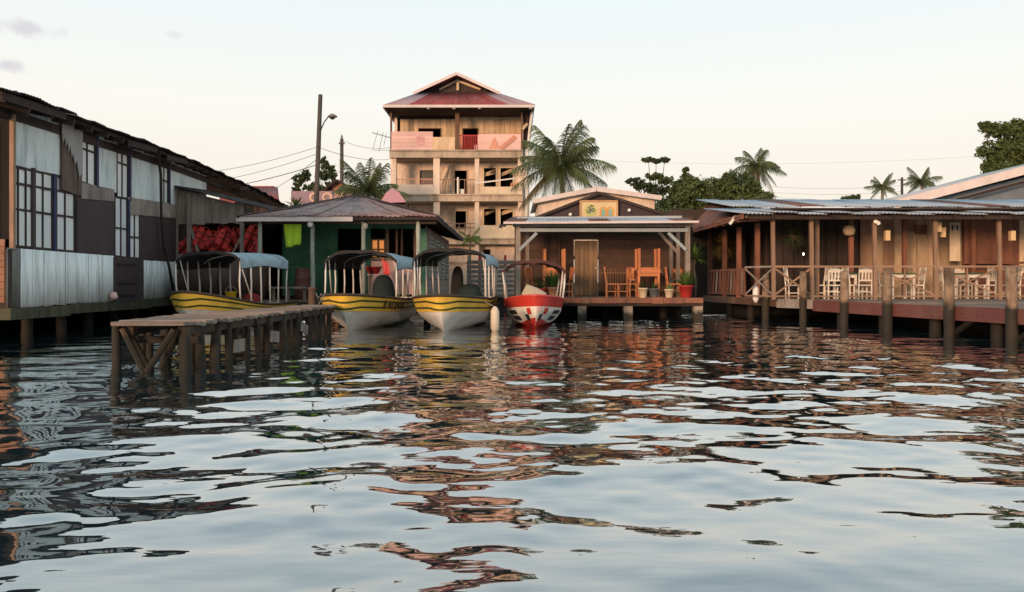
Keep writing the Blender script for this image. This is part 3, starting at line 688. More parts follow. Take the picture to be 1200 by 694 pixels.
# second storey
awall(280, 237, [(531, 545, 267, 244), (565, 581.5, 263, 241), (585, 602, 263, 241)], cream)
awin(531.3, 544.7, 266.5, 244.5, fw=.7); awin(565.5, 581, 262.5, 241.5, fw=1.6, broken=True); awin(585.5, 601.5, 262.5, 241.5, fw=1.6, broken=True)
# ground storey
awall(345, 286.8, [(566, 574, 301, 292)], cream, .6); awin(566.3, 573.7, 300.7, 292.3, .6, wood_brown, .5)
abox('plinth_band', slab_grey, 461, 612, 309, 306.5, .5, .59)
for yy in (262, 257): bar('handrail', ap, wood_post, wp(515.5, yy+5, AY), wp(556.5, yy+5, AY), .05, .05)
for i in range(6): bar('baluster', ap, wood_post, wp(519+i*6.4, 280, AY), wp(519+i*6.4, 262, AY), .045)
# columns and balcony walls
for lo, hi in ((228.3, 185.8), (280, 236.8), (345, 286.8)):
    for p0, p1 in ((458, 464.6), (508, 515.5), (556.5, 561.5), (607, 612)):
        abox('column', cream, p0, p1, lo, hi, -.1, .2)
for lo, hi, p0, p1 in ((228.3, 216.5, 464.7, 507.8), (228.3, 219, 561.7, 606.8), (280, 268, 464.7, 507.8), (280, 264.5, 561.7, 606.8)):
    abox('balcony_wall', cream if p0 < 500 else cream_pale, p0, p1, lo, hi, -.06, .08)
for yy in (210, 203): bar('handrail', ap, orange_paint, wp(464.7, yy, AY), wp(508, yy, AY), .05, .05) if yy == 210 else None
for i in range(18): bar('baluster', ap, orange_paint, wp(465.5+i*2.4, 216.5, AY), wp(465.5+i*2.4, 210, AY), .03)
bar('handrail', ap, wood_post, wp(515.5, 210.5, AY), wp(556.5, 210.5, AY), .05, .05)
for i in range(6): bar('baluster', ap, wood_post, wp(519+i*6.4, 228, AY), wp(519+i*6.4, 210.5, AY), .045)
bar('railing_post', ap, white_paint, wp(536.5, 228, AY-.03), wp(536.5, 208, AY-.03), .1)
bar('leaning_pole', ap, white_paint, wp(557, 215, AY-.1), wp(604, 209, AY-.1), .08, .08)
for q in (((520, 228), (527, 194)), ((513, 214), (520, 195))): bar('prop', ap, wood_tan, wp(*q[0], AY+1.2), wp(*q[1], AY+1.2), .07)
for i in range(3): bar('stacked_board', ap, orange_paint, wp(596+i*2.5, 228, AY+.3), wp(600+i*3, 214, AY+.5), .12, .04)
# roof: front skirt, gablet, hips
EZ = wz(123, AY-1.2); FY = AY-1.2; XLr, XRr = wx(449, FY), wx(626, FY); RY = AY+BD+1
GYr = AY+1.0
gl, gr, ga = wp(490, 109, GYr), wp(581, 108.5, GYr), wp(535.5, 88.5, GYr)
gl.z = gr.z = (gl.z+gr.z)/2
n = 12
for i in range(n):
    u, v = i/n, (i+1)/n+.01; up = Vector((0, 0, .015*(i % 2)))
    e0, e1 = Vector((XLr, FY, EZ)), Vector((XRr, FY, EZ))
    sheet('roof_sheet', ap, red_roof if 2 <= i <= 9 else purple_roof, e0.lerp(e1, u)+up, e0.lerp(e1, v)+up, gl.lerp(gr, v)+up, gl.lerp(gr, u)+up, .3, .02)
for sgn, xe, g in ((-1, XLr, gl), (1, XRr, gr)):
    for i in range(8):
        u, v = i/8, (i+1)/8+.01; up = Vector((0, 0, .015*(i % 2)))
        A, B = Vector((xe, FY+(RY-FY)*u, EZ)), Vector((xe, FY+(RY-FY)*v, EZ)); C, D = Vector((g.x, GYr+(RY-GYr)*v, g.z)), Vector((g.x, GYr+(RY-GYr)*u, g.z))
        sheet('roof_sheet', ap, purple_roof, A+up, B+up, C+up, D+up, .3, .02)
        C2, D2 = Vector((ga.x, C.y-.4, ga.z)), Vector((ga.x, D.y-.4, ga.z))
        sheet('upper_roof_sheet', ap, red_roof, D+up+Vector((0, -.4, 0)), C+up+Vector((0, -.4, 0)), C2+up, D2+up, .3, .02)
    bar('rake_board', ap, white_roof, Vector((g.x+sgn*.25, GYr-.42, g.z-.12)), Vector((ga.x, GYr-.42, ga.z+.02)), .05, .17)
gb = GYr+.5
MB().poly([wp(493, 110, gb), wp(579, 110, gb), wp(536, 91, gb)], (0, .05, 0)).build('gable_wall', wood_dark, ap)
for q in (((515, 105), (535, 95)), ((563, 105), (537, 95))): bar('gable_strut', ap, wood_tan, wp(*q[0], gb-.1), wp(*q[1], gb-.1), .06, .12)
bar('gable_post', ap, wood_tan, wp(536.5, 106, gb-.14), wp(536.5, 93, gb-.14), .16, .08)
bar('fascia', ap, white_roof, (XLr, FY-.03, EZ-.08), (XRr, FY-.03, EZ-.08), .05, .16)
for xe in (XLr, XRr): bar('fascia', ap, white_roof, (xe, FY, EZ-.09), (xe, RY, EZ-.09), .05, .16)
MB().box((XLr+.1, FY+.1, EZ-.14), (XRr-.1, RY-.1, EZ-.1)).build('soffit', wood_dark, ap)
for px in (502, 532, 562, 622): 
    b_ = thing('soffit_lamp', 'white lamp under the red roof eave, %s' % {502: 'leftmost', 532: 'above the centre column', 562: 'right of the centre column', 622: 'at the right roof corner'}[px], 'lamp', wp(px, 125.2, FY+.15))
    MB().lathe([(.05, -.12), (.11, -.08), (.12, 0), (.05, .08)], wp(px, 125.6, FY+.15), 10).build('globe', white_paint, b_, True); MB().lathe([(.06, .08), (.06, .1)], wp(px, 125.6, FY+.15), 8).build('base', wood_dark, b_)
# downpipe and stair frame at the right edge
MB().tube([wp(624, 128, AY), wp(621, 150, AY), wp(619, 172, AY), wp(618.5, 178, AY), wp(618.5, 262, AY)], .09, 8).build('downpipe', white_paint, ap, True)
abox('side_shutter', rust_dark, 613.5, 619.5, 170, 128, .3, 1.5); bar('side_brace', ap, wood_tan, wp(612, 152, AY-.1), wp(618, 145, AY-.1), .16, .16)
abox('crate', white_paint, 556, 559.6, 176.5, 170, -.05, .2); abox('crate', white_paint, 538.5, 543.5, 228, 221.5, .1, .4)
# TV antenna
an = thing('tv_antenna', 'thin television antenna fixed beside the top balcony', 'antenna', wp(457, 162, AY))
m = MB(); m.tube([wp(459, 162, AY), wp(436, 155.5, AY)], .025, 5); an_b = m.build('boom', grey_tin, an)
for q in (((437, 175), (443, 153)), ((444, 178), (449, 155)), ((450, 170), (453, 156)), ((436, 176), (458, 176))): MB().tube([wp(*q[0], AY), wp(*q[1], AY)], .016, 5).build('element', grey_tin, an)
# ------------------------------------------------------------------ furniture builders
def chair_proto(name, label, m, group, slats=3, rung=True, h=1.02):
    T = thing(name, label, 'chair', (0, 0, 0), 0, group, local=True)
    s = .2
    MB().box((-s-.02, -s-.03, .43), (s+.02, s, .465)).build('seat', m, T)
    for x in (-s, s):
        bar('leg', T, m, (x, -s, 0), (x, -s, .43), .045)
        MB().tube([(x, s, 0), (x, s, .45), (x*1.02, s+.07, h)], [.026, .026, .022], 4).build('leg', m, T)
        bar('stretcher', T, m, (x, -s, .2), (x, s, .2), .025)
    bar('stretcher', T, m, (-s, -s, .26), (s, -s, .26), .025); bar('stretcher', T, m, (-s, s, .24), (s, s, .24), .025)
    top = MB(); n = 8
    pts = [(-s+2*s*i/n, s+.066, h-.10+.09*math.sin(math.pi*i/n)) for i in range(n+1)]
    rows = [[(x, y-.012, z) for x, y, z in pts], [(x, y-.012, h-.17) for x, y, z in pts], [(x, y+.012, h-.17) for x, y, z in pts], [(x, y+.012, z) for x, y, z in pts], [(x, y-.012, z) for x, y, z in pts]]
    top.grid(rows).build('top_rail', m, T)
    bar('back_rail', T, m, (-s, s+.02, .6), (s, s+.02, .6), .025, .05)
    for k in range(slats):
        x = -s+2*s*(k+1)/(slats+1); bar('slat', T, m, (x, s+.02, .6), (x, s+.062, h-.16), .05, .018)
    return T
def table_proto(name, label, m, group, w_=.72, d_=.72, h=.86, topm=None, loc=(0, 0, 0)):
    T = thing(name, label, 'table', loc, 0, group, local=True)
    MB().box((-w_/2, -d_/2, h-.04), (w_/2, d_/2, h)).build('table_top', topm or m, T)
    a, b = w_/2-.06, d_/2-.06
    for x in (-a, a):
        for y in (-b, b): bar('leg', T, m, (x, y, 0), (x, y, h-.04), .075)
    for y in (-b, b): bar('apron', T, m, (-a, y, h-.1), (a, y, h-.1), .03, .1)
    for x in (-a, a): bar('apron', T, m, (x, -b, h-.1), (x, b, h-.1), .03, .1)
    return T
def foliage_tuft(n, ln, wd, up=.5, seed=1, droop=.5):
    rg = random.Random(seed); m = MB()
    for i in range(n):
        a = rg.uniform(0, 6.283); el = rg.uniform(up, 1.45); l_ = ln*rg.uniform(.6, 1.1)
        d = Vector((math.cos(a)*math.cos(el), math.sin(a)*math.cos(el), math.sin(el))); sd = d.cross(Vector((0, 0, 1))).normalized()*wd*rg.uniform(.7, 1.2)
        p0 = Vector((rg.uniform(-.05, .05), rg.uniform(-.05, .05), 0)); rows = []
        for j in range(5):
            v = j/4; c = p0+d*l_*v - Vector((0, 0, droop*l_*v*v*.5)); wv = sd*(math.sin(math.pi*(.12+.86*v)))
            rows.append([c-wv, c+Vector((0, 0, -.1*wd)), c+wv])
        m.grid(rows)
    return m
def potted(name, lab, loc, r, h, potm, tuft, leafm, rimm=None):
    T = thing(name, lab, 'potted plant', loc, 0, None, local=True)
    p = MB().lathe([(r*.68, 0), (r*.72, .01), (r*.98, h*.86), (r*1.08, h*.86), (r*1.08, h), (r*.94, h), (r*.9, h*.9)], (0, 0, 0), 16).build('pot', potm, T, True)
    MB().lathe([(r*.93, h*.86), (r*.93, h*.9)], (0, 0, 0), 14).build('soil', wood_dark, T)
    for v in tuft.v: v.z += h*.88
    tuft.build('foliage', leafm, T, True); return T
terracotta = mat('terracotta', (.50, .26, .14), (.40, .20, .10), rough=.85, vary=.05, dirt=(.3, .2, .13))
cream_pot = mat('cream pot', (.62, .50, .33), (.50, .38, .24), rough=.8, vary=.04)
grey_pot = mat('grey pot', (.10, .11, .11), (.07, .075, .075), rough=.8, vary=.04)
# ------------------------------------------------------------------ veranda house with the om sign
OY = 27.6; OZ = .80
om = thing('veranda_house', 'dark wooden veranda house on piers with an om sign in its gable', 'house', (wx(706, OY), OY, OZ))
X0, X1 = wx(600, OY), wx(824, OY)
for k in range(17):
    bar('deck_plank', om, wood_deck, (X0, OY+.1+k*.2, OZ-.035+.005*(k % 2)), (X1, OY+.1+k*.2, OZ-.035+.005*(k % 2)), .19, .05)
cuts = [0, .09, .13, .27, .36, .41, .55, .6, .73, .79, .9, 1]
for i in range(11):
    a, b = X0+(X1-X0)*cuts[i], X0+(X1-X0)*cuts[i+1]
    bar('deck_fascia', om, wood_red if rnd.random() < .72 else wood_brown, (a+.006, OY-.02, OZ-.085), (b-.006, OY-.02+rnd.uniform(-.006, .006), OZ-.085), .05, .19+rnd.uniform(-.02, .02))
bar('deck_joist', om, wood_dark, (X0, OY+.15, OZ-.17), (X1, OY+.15, OZ-.17), .1, .2)
for px in (628, 682, 736, 818):
    x = wx(px, OY+.2); MB().box((x-.14, OY+.12, -1), (x+.14, OY+.42, OZ-.2)).build('pier', concrete, om)
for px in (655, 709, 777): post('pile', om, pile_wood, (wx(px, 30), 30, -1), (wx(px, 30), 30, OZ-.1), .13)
slab('underdeck_dark', om, black_hole, (X0, 31.1, -.6), (X1, 31.2, OZ-.1))
PY = OY+.3; ZR = wz(268, PY)
for px in (607, 805.5): bar('post', om, wood_grey, (wx(px, PY), PY, OZ), (wx(px, PY), PY, wz(262, PY)), .15, .15)
for px, yy in ((786, 30.4), (794.5, 29.2), (618, 29.6)): bar('post', om, wood_grey, (wx(px, yy), yy, OZ), (wx(px, yy), yy, wz(262, yy)+.1), .12, .12)
bar('front_beam', om, blue_beam, (wx(609, PY), PY-.1, wz(270, PY)), (wx(806, PY), PY-.1, wz(270, PY)), .06, .11)
bar('top_beam', om, wood_grey, (wx(601, PY), PY+.05, wz(264, PY)), (wx(812, PY), PY+.05, wz(264, PY)), .12, .1)
for q in (((629, 273), (608.5, 293)), ((783, 273), (804, 293))): bar('brace', om, blue_beam, wp(*q[0], PY-.12), wp(*q[1], PY-.12), .05, .10)
bar('brace', om, wood_grey, wp(772, 272, 29.2), wp(793, 295, 29.2), .05, .1)
# porch roof sheets; the front edges are the pale lines
n = 9
for i in range(n):
    a, b = 590+(819-590)*i/n, 590+(819-590)*(i+1)/n+.6
    sheet('roof_sheet', om, zinc_roof if i % 4 else zinc_rust, wp(a, 260.2, OY-.35), wp(b, 260, OY-.35), wp(600+(b-590)*.86, 254.5, 30.6), wp(600+(a-590)*.86, 254.7, 30.6), .12, .018)
bar('roof_edge', om, white_roof, wp(590, 261.2, OY-.36), wp(819, 260, OY-.36), .04, .07)
bar('flashing', om, zinc_roof, wp(605, 256.6, 29.6), wp(799, 255.2, 29.6), .05, .13)
# rusty side eave at the left
for k in range(3): sheet('side_sheet', om, rust_dark, wp(585+k*5, 268-k*2, OY-.3+k*.02), wp(592+k*5, 265-k*2, OY-.32+k*.02), wp(592+k*5, 262, 31), wp(585+k*5, 264, 31), .1, .02)
# back wall: lapped dark boards round the door
WYm = 31.0
def omwall(p0, p1, z0, z1):
    h = .17; k = 0; z = z0
    while z < z1-.01:
        bar('wall_board', om, brick_dark, (wx(p0, WYm), WYm, z+h/2), (wx(p1, WYm), WYm, z+h/2), .025, h*1.03, roll=R(7)); z += h
omwall(603, 672.5, OZ, wz(256, WYm)); omwall(701, 812, OZ, wz(256, WYm)); omwall(672.5, 701, wz(281, WYm), wz(256, WYm))
door_tan = mat('brown door boards', (.33, .22, .13), (.24, .15, .09), gscale=VG, vary=.15)
d_ = MB().box((wx(673.2, WYm), WYm-.02, OZ), (wx(700.4, WYm), WYm+.03, wz(282, WYm))).build('door', wood_dark, om)
for i in range(5):
    a = 673.4+i*5.38; MB().box((wx(a, WYm)+.006, WYm-.05, OZ+.02), (wx(a+5.38, WYm)-.006, WYm-.022, wz(282.5, WYm))).build('door_board', door_tan, d_)
MB().lathe([(.03, 0), (.04, .03), (.02, .05)], (wx(698, WYm), WYm-.1, OZ+1.0), 8).build('knob', white_paint, d_)
for px in (610, 640, 655): MB().box((wx(px, WYm), WYm-.06, OZ+.02), (wx(px+1.4, WYm), WYm-.03, wz(258, WYm))).build('batten', wood_brown, om)
# low picket railing against the back wall, right half
for i in range(26):
    px = 703+i*3.05; bar('picket', om, wood_brown, wp(px, 342, 30.6), wp(px, 315+rnd.uniform(-1, 1), 30.6), .065, .03)
bar('rail', om, wood_brown, wp(702, 320, 30.58), wp(783, 320, 30.58), .03, .07)
# gable, sign
GYo = 30.2
gp = [wp(628, 256, GYo), wp(789, 255, GYo), wp(702, 227, GYo)]
MB().poly(gp, (0, .06, 0)).build('gable_wall', mat('dark purple gable boards', (.058, .04, .042), (.04, .028, .03), gscale=VG, vary=.1), om)
for a, b in (((624, 257), (702.5, 226.5)), ((702, 226.5), (793, 256))): bar('rake_board', om, wood_dark, wp(*a, GYo-.1), wp(*b, GYo-.1), .2, .1)
for i in range(7):
    t = i/7; sheet('gable_roof_sheet', om, rust_dark, wp(702+(624-702)*0-(78*1), 257, GYo-.2+t*5) , wp(624, 257, GYo-.2+(t+.15)*5), wp(702, 226, GYo-.2+(t+.15)*5), wp(702, 226, GYo-.2+t*5), .2, .015) if i == 0 else None
for px, py in ((668.5, 251.5), (737.5, 246.5), (730, 246), (671.5, 244.5)):
    pass
for px, py, lab in ((668.5, 251.5, 'white round lamp on the dark gable left of the om sign'), (737.5, 246.5, 'white round lamp on the dark gable right of the om sign')):
    b_ = thing('gable_lamp', lab, 'lamp', wp(px, py, GYo-.08))
    MB().lathe([(.02, -.06), (.055, -.035), (.065, 0), (.055, .035), (.02, .06)], wp(px, py, GYo-.09), 10).build('bulb', white_paint, b_, True)
    MB().box(wp(px, py, GYo-.06)+Vector((-.03, 0, -.03)), wp(px, py, GYo)+Vector((.03, -.005, .03))).build('socket', wood_dark, b_)
sg = thing('om_sign', 'square cream sign with om lettering in the gable', 'sign', wp(701.5, 255, GYo-.12))
S = GYo-.16
MB().box(wp(680.5, 256, S), wp(723, 236, S)+Vector((0, .05, 0))).build('board', mat('cream sign board', (.62, .48, .27), (.55, .40, .22), vary=0, grain=.05), sg)
sign_frame = mat('sign frame', (.50, .27, .13), None, vary=0)
for a, b in (((680, 256), (680, 235.5)), ((723.4, 256), (723.4, 235.5)), ((680, 235.6), (723.4, 235.6))): bar('frame', sg, sign_frame, wp(*a, S-.02), wp(*b, S-.02), .05, .05)
def ring(cx, cy, r0, r1, a0, a1, n=28):
    m = MB(); rows = []
    for i in range(n+1):
        a = a0+(a1-a0)*i/n
        rows.append([wp(cx+r*math.cos(a), cy-r*math.sin(a)*1.05, S-.012) for r in (r0, r1)])
    m.grid(rows)
    return m
yel = mat('sign yellow green', (.52, .50, .16), None, vary=0, grain=.03); teal = mat('sign teal', (.24, .42, .36), None, vary=0, grain=.03); ora = mat('sign orange', (.66, .34, .10), None, vary=0, grain=.03)
inkm = mat('sign ink', (.035, .045, .05), None, vary=0)
ring(692, 247, 4.4, 7.0, 0, 6.2832).build('letter', yel, sg)
ring(692, 247, 0, 4.4, 0, 6.2832).build('letter_field', mat('sign pale green', (.42, .45, .24), None, vary=0), sg)
for cx in (707, 715.3):
    m = ring(cx, 246.5, 2.0, 4.3, 0, math.pi, 14)
    for sx in (-1, 1): m.grid([[wp(cx+sx*2.0, 246.5, S-.012), wp(cx+sx*4.3, 246.5, S-.012)], [wp(cx+sx*2.0, 254.5, S-.012), wp(cx+sx*4.3, 254.5, S-.012)]])
    m.build('letter', ora, sg)
    m = MB().grid([[wp(cx-1.9, 245.2, S-.01), wp(cx+1.9, 245.2, S-.01)], [wp(cx-1.9, 254.5, S-.01), wp(cx+1.9, 254.5, S-.01)]]); m.build('letter_field', teal, sg)
letters('symbol', sg, inkm, '\u0950', .36, wp(692, 250.6, S-.02), .006)
# furniture on the veranda
def DZ(Y): return OZ-.005
t1 = table_proto('table', 'orange wooden table right of the pair of chairs carrying an upturned table', wood_orange, 'orange veranda furniture', .78, .7, .86, loc=(wx(758.5, 28.9), 28.9, DZ(0)))
def upturned(lab, x, y, z):
    T = thing('upturned_table', lab, 'table', (x, y, z), R(2), 'orange veranda furniture', local=True)
    MB().box((-.39, -.35, 0), (.39, .35, .04)).build('table_top', wood_orange, T)
    for xx in (-.33, .33):
        for yy in (-.29, .29): bar('leg', T, wood_orange, (xx, yy, .04), (xx, yy, .78), .08)
    for yy in (-.29, .29): bar('apron', T, wood_orange, (-.33, yy, .09), (.33, yy, .09), .03, .1)
upturned('upturned orange table, legs in the air, on the table right of the door', wx(758.5, 28.9), 28.9, DZ(0)+.862)
t2 = dup(t1, (wx(649, 29.2), 29.2, DZ(0)), R(-3), 'orange wooden table behind the red boat carrying an upturned table')
upturned('upturned orange table, legs in the air, behind the red boat', wx(649, 29.2), 29.2, DZ(0)+.862)
oc = chair_proto('chair', 'orange wooden chair left of the veranda door, seen side on', wood_orange, 'orange veranda furniture')
oc.location = (wx(662, 28.7), 28.7, DZ(0)); oc.rotation_euler = (0, 0, R(-78))
for px, Y, a, lab in ((718, 28.6, 80, 'orange chair in the middle of the veranda, left one of the back-to-back pair'), (729.5, 28.5, -84, 'orange chair beside the table stack, right one of the back-to-back pair'),
                      (789, 28.8, 86, 'orange chair right of the table stack beside the red pot'), (798, 29.6, 10, 'orange chair standing behind the red pot'),
                      (627, 29.0, 60, 'orange chair behind the canopy of the red boat, beside the left post'), (742, 29.9, 170, 'orange chair tucked behind the table stack')):
    dup(oc, (wx(px, Y), Y, DZ(0)), R(a), lab)
PF = 27.85
potted('potted_plant', 'cream pot with low dark plant in front of the table stack', (wx(753.5, PF), PF, OZ), .155, .32, cream_pot, foliage_tuft(26, .38, .035, .5, 3), leaf_dark)
potted('potted_plant', 'dark grey pot with sparse plant between the two cream pots', (wx(766.5, PF), PF, OZ), .17, .30, grey_pot, foliage_tuft(24, .4, .03, .4, 4), leaf_dark)
potted('potted_plant', 'cream pot with leafy plant under the side-on chair', (wx(784, PF), PF, OZ), .15, .28, cream_pot, foliage_tuft(20, .3, .035, .4, 5), leaf_mid)
potted('potted_plant', 'big red pot with a bushy green plant at the right end of the veranda', (wx(804, PF), PF, OZ), .23, .40, red_paint, foliage_tuft(130, .62, .022, .5, 6, .25), leaf_fresh)
potted('potted_plant', 'red pot with grassy plant behind the red boat, the left one', (wx(634, PF), PF, OZ), .17, .3, red_paint, foliage_tuft(30, .5, .025, .5, 7), leaf_mid)
potted('potted_plant', 'terracotta pot with spiky plant behind the red boat canopy', (wx(648, PF), PF, OZ), .17, .34, terracotta, foliage_tuft(70, .8, .03, .6, 8), leaf_fresh)
dr = thing('dracaena_plant', 'spiky green plant on a thin bare trunk at the right veranda corner', 'plant', (wx(814, 28.3), 28.3, OZ-.005), local=True)
MB().tube([(0, 0, 0), (.04, 0, .5), (-.03, 0, 1.0), (.02, 0, 1.35)], [.05, .04, .035, .04], 8).build('trunk', bark, dr, True)
m = foliage_tuft(75, .62, .026, -.35, 9, .35)
for v in m.v: v.x += .02; v.z += 1.32
m.build('foliage', leaf_fresh, dr, True)
# cream house right behind, with a broad low gable roof
ch = thing('cream_house', 'cream house with a broad low white roof rising behind the om gable', 'house', (wx(699, 34), 38.0, .5))
HYc = 38.0
MB().poly([wp(631, 300, HYc), wp(767, 300, HYc), wp(767, 232, HYc), wp(699, 222.5, HYc), wp(631, 236, HYc)], (0, 6, 0)).build('wall', cream, ch)
for a, b in (((625, 236), (699.5, 221.5)), ((698.5, 221.5), (775, 232))):
    bar('rake_board', ch, white_roof, wp(*a, HYc-.35), wp(*b, HYc-.35), .06, .2)
    n = 5
    for i in range(n):
        A, B = wp(*a, HYc-.3), wp(*b, HYc-.3); dy = Vector((0, 1.35, 0))
        sheet('roof_sheet', ch, zinc_roof, A+dy*i, A+dy*(i+1.03), B+dy*(i+1.03), B+dy*i, .3, .015)
# ------------------------------------------------------------------ waterside restaurant on the right
RZ = .76
rs = thing('restaurant', 'long open-sided waterside restaurant with zinc roof at the right', 'building', (13.5, 27, RZ))
def edge(Y): return float(np.interp(Y, [13.5, 17.4, 23.5, 25.7, 27, 34.6], [11.05, 10.4, 9.4, 9.12, 8.4, 7.82]))
def edge_at(px):
    f = lambda Y: (px-CX)/F*Y - edge(Y)
    a, b = 13.5, 36.0
    for _ in range(50):
        m_ = (a+b)/2
        if f(a)*f(m_) <= 0: b = m_
        else: a = m_
    return edge(a), a
Y = 13.6; k = 0
while Y < 35:
    bar('deck_plank', rs, wood_deck, (edge(Y)+.02+rnd.uniform(-.02, .02), Y, RZ-.03+.006*(k % 2)), (21, Y, RZ-.03), .235, .05); Y += .245; k += 1
red_beam = mat('faded red beam', (.16, .055, .045), (.11, .045, .036), gscale=YG, rough=.6, dirt=(.27, .14, .11), dscale=(1.5, 1.5, 1.5), damt=.35)
ys = [13.5, 17.4, 20.4, 23.5, 25.7]
for a, b in zip(ys[:-1], ys[1:]): bar('edge_beam', rs, red_beam, (edge(a)-.03, a+.01, RZ-.16), (edge(b)-.03, b-.01, RZ-.16), .08, .32)
bar('edge_beam', rs, wood_grey, (9.1, 25.7, RZ-.12), (8.4, 27, RZ-.12), .08, .28)
for a, b in ((27, 30.8), (30.8, 34.6)): bar('edge_beam', rs, wood_brown, (edge(a)-.02, a, RZ-.12), (edge(b)-.02, b, RZ-.12), .08, .22)
slab('underdeck_dark', rs, black_hole, (11.8, 13.6, -.6), (11.9, 34.5, RZ-.1)); slab('underdeck_dark', rs, black_hole, (8.2, 32.5, -.6), (21, 32.6, RZ-.1))
for px, top in ((903, 322), (947, 318), (996, 318), (1047, 316), (1120, 314), (1194, 313), (1290, 312)):
    x, Y = edge_at(px); x -= .17
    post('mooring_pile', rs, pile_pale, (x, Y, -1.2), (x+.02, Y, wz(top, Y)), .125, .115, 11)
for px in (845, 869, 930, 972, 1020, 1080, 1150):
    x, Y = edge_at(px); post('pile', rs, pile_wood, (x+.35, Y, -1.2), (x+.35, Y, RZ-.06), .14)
for px in (1090, 1160): 
    x, Y = edge_at(px); bar('pile_brace', rs, pile_wood, (x+.2, Y, -.2), (x+.3, Y-1.4, .5), .1)
# posts
FYr = 26.7; ZT = 3.36
for px in (906.5, 951.5, 1025.5, 1096.5, 1171.5, 1247): bar('post', rs, wood_post, (wx(px, FYr), FYr, RZ), (wx(px, FYr)-.03, FYr, ZT), .11, .11)
bar('post', rs, wood_post, (wx(958, 27.3), 27.4, RZ), (wx(958, 27.3), 27.4, ZT+.1), .14)
for px, Y in ((997, 28.5), (1060, 29), (1140, 29)): bar('post', rs, wood_red, (wx(px, Y), Y, RZ), (wx(px, Y), Y, ZT+.2), .14)
for px in (829, 846, 862.5, 884):
    x, Y = edge_at(px); bar('post', rs, wood_red, (x+.1, Y, RZ), (x+.1, Y, 3.3), .15)
for px, Y in ((838, 35), (870, 34), (898, 32), (925, 32.5)): bar('post', rs, wood_dark, (wx(px, Y), Y, RZ), (wx(px, Y), Y, 3.6), .14)
chair_white = mat('white chair paint', (.72, .64, .54), (.60, .52, .42), rough=.6, vary=.07, grain=.06, bump=.05)
# railing: rails and crossed braces bay by bay
stops = [872.5, 906.5, 951.5, 1025.5, 1096.5, 1171.5, 1247]
RT, RB = wz(312.5, FYr), wz(348, FYr)
for a, b in zip(stops[:-1], stops[1:]):
    Ya = 27.9 if a < 880 else FYr; pa = Vector((wx(a, Ya)+.02, Ya-.02, 0)); pb = Vector((wx(b, FYr)-.02, FYr-.02, 0))
    m = wood_grey if a < 900 else wood_post
    up = lambda p, z: Vector((p.x, p.y, z))
    bar('top_rail', rs, m, up(pa, RT), up(pb, RT), .05, .06); bar('bottom_rail', rs, wood_post, up(pa, RB+.02), up(pb, RB+.02), .05, .05)
    bar('cross_brace', rs, m, up(pa, RB+.05)+Vector((0, .03, 0)), up(pb, RT-.05)+Vector((0, .03, 0)), .022, .05) if not 940 < a < 1000 else None; bar('cross_brace', rs, m, up(pa, RT-.05), up(pb, RB+.05), .022, .05) if not 940 < a < 1000 else None
    mid = pa.lerp(pb, .5)
    if 1000 < a: bar('rail_stud', rs, wood_post, up(mid, RB)+Vector((0, .07, 0)), up(mid, RT)+Vector((0, .07, 0)), .05)
px = [829, 846, 862.5, 872.5]
for a, b in zip(px[:-1], px[1:]):
    xa, Ya = edge_at(a); xb, Yb = edge_at(b); A = Vector((xa+.05, Ya, 0)); B = Vector((xb+.05, Yb, 0)); up = lambda p, z: Vector((p.x, p.y, z))
    bar('top_rail', rs, wood_red, up(A, RZ+1.0), up(B, RZ+1.0), .06, .08); bar('bottom_rail', rs, wood_red, up(A, RZ+.12), up(B, RZ+.12), .05, .06)
    for t in (.12, .3, .5, .7, .88):
        q = A.lerp(B, t); q2 = A.lerp(B, t+(.1 if int(t*10) % 2 else -.1)); bar('picket', rs, wood_red if t != .5 else wood_grey, up(q, RZ+.1), up(q2, RZ+1.0), .03, .17)
# roof
n = 17
for i in range(n):
    a, b = 7.1+(21-7.1)*i/n, 7.1+(21-7.1)*(i+1)/n+.06; z = 3.39+rnd.uniform(-.03, .03); dz = .02*(i % 2)
    sheet('roof_sheet', rs, zinc_roof, (a, 26.0-rnd.uniform(0, .1), z+dz), (b, 26.0, z+dz), (b, 31.6, 4.02+dz), (a, 31.6, 4.02+dz), .12, .02)
for i in range(n):
    a, b = 7.85+(22-7.85)*i/n, 7.85+(22-7.85)*(i+1)/n+.06; dz = .02*(i % 2)+rnd.uniform(0, .06)
    sheet('roof_sheet', rs, zinc_roof if i % 8 != 3 else zinc_rust, (a, 30.6+rnd.uniform(0, .3), 3.98+dz), (b, 30.6, 3.98+dz), (b, 36.5, 4.78+dz), (a, 36.5, 4.78+dz), .12, .02)
for i, (xx, yy, l_, zz) in enumerate(((10.9, 28.0, 2.4, 3.72), (14.2, 27.4, 3.0, 3.66), (16.8, 29.2, 2.6, 3.86))):
    bar('loose_strip', rs, rust_dark, (xx, yy, zz), (xx+l_, yy+.1, zz), .25, .03, roll=R(8))
bar('eave_beam', rs, wood_dark, (7.3, 26.3, 3.30), (21, 26.3, 3.30), .1, .12); bar('wall_plate', rs, wood_red, (8.2, FYr, 3.36), (21, FYr, 3.36), .12, .12)
for i in range(15): bar('rafter', rs, wood_dark, (8+i*.93, 26.15, 3.33), (8+i*.93, 31.5, 3.93), .06, .1)
slab('ceiling', rs, wood_dark, (8.4, 27.0, 3.62), (21, 30.9, 3.66))
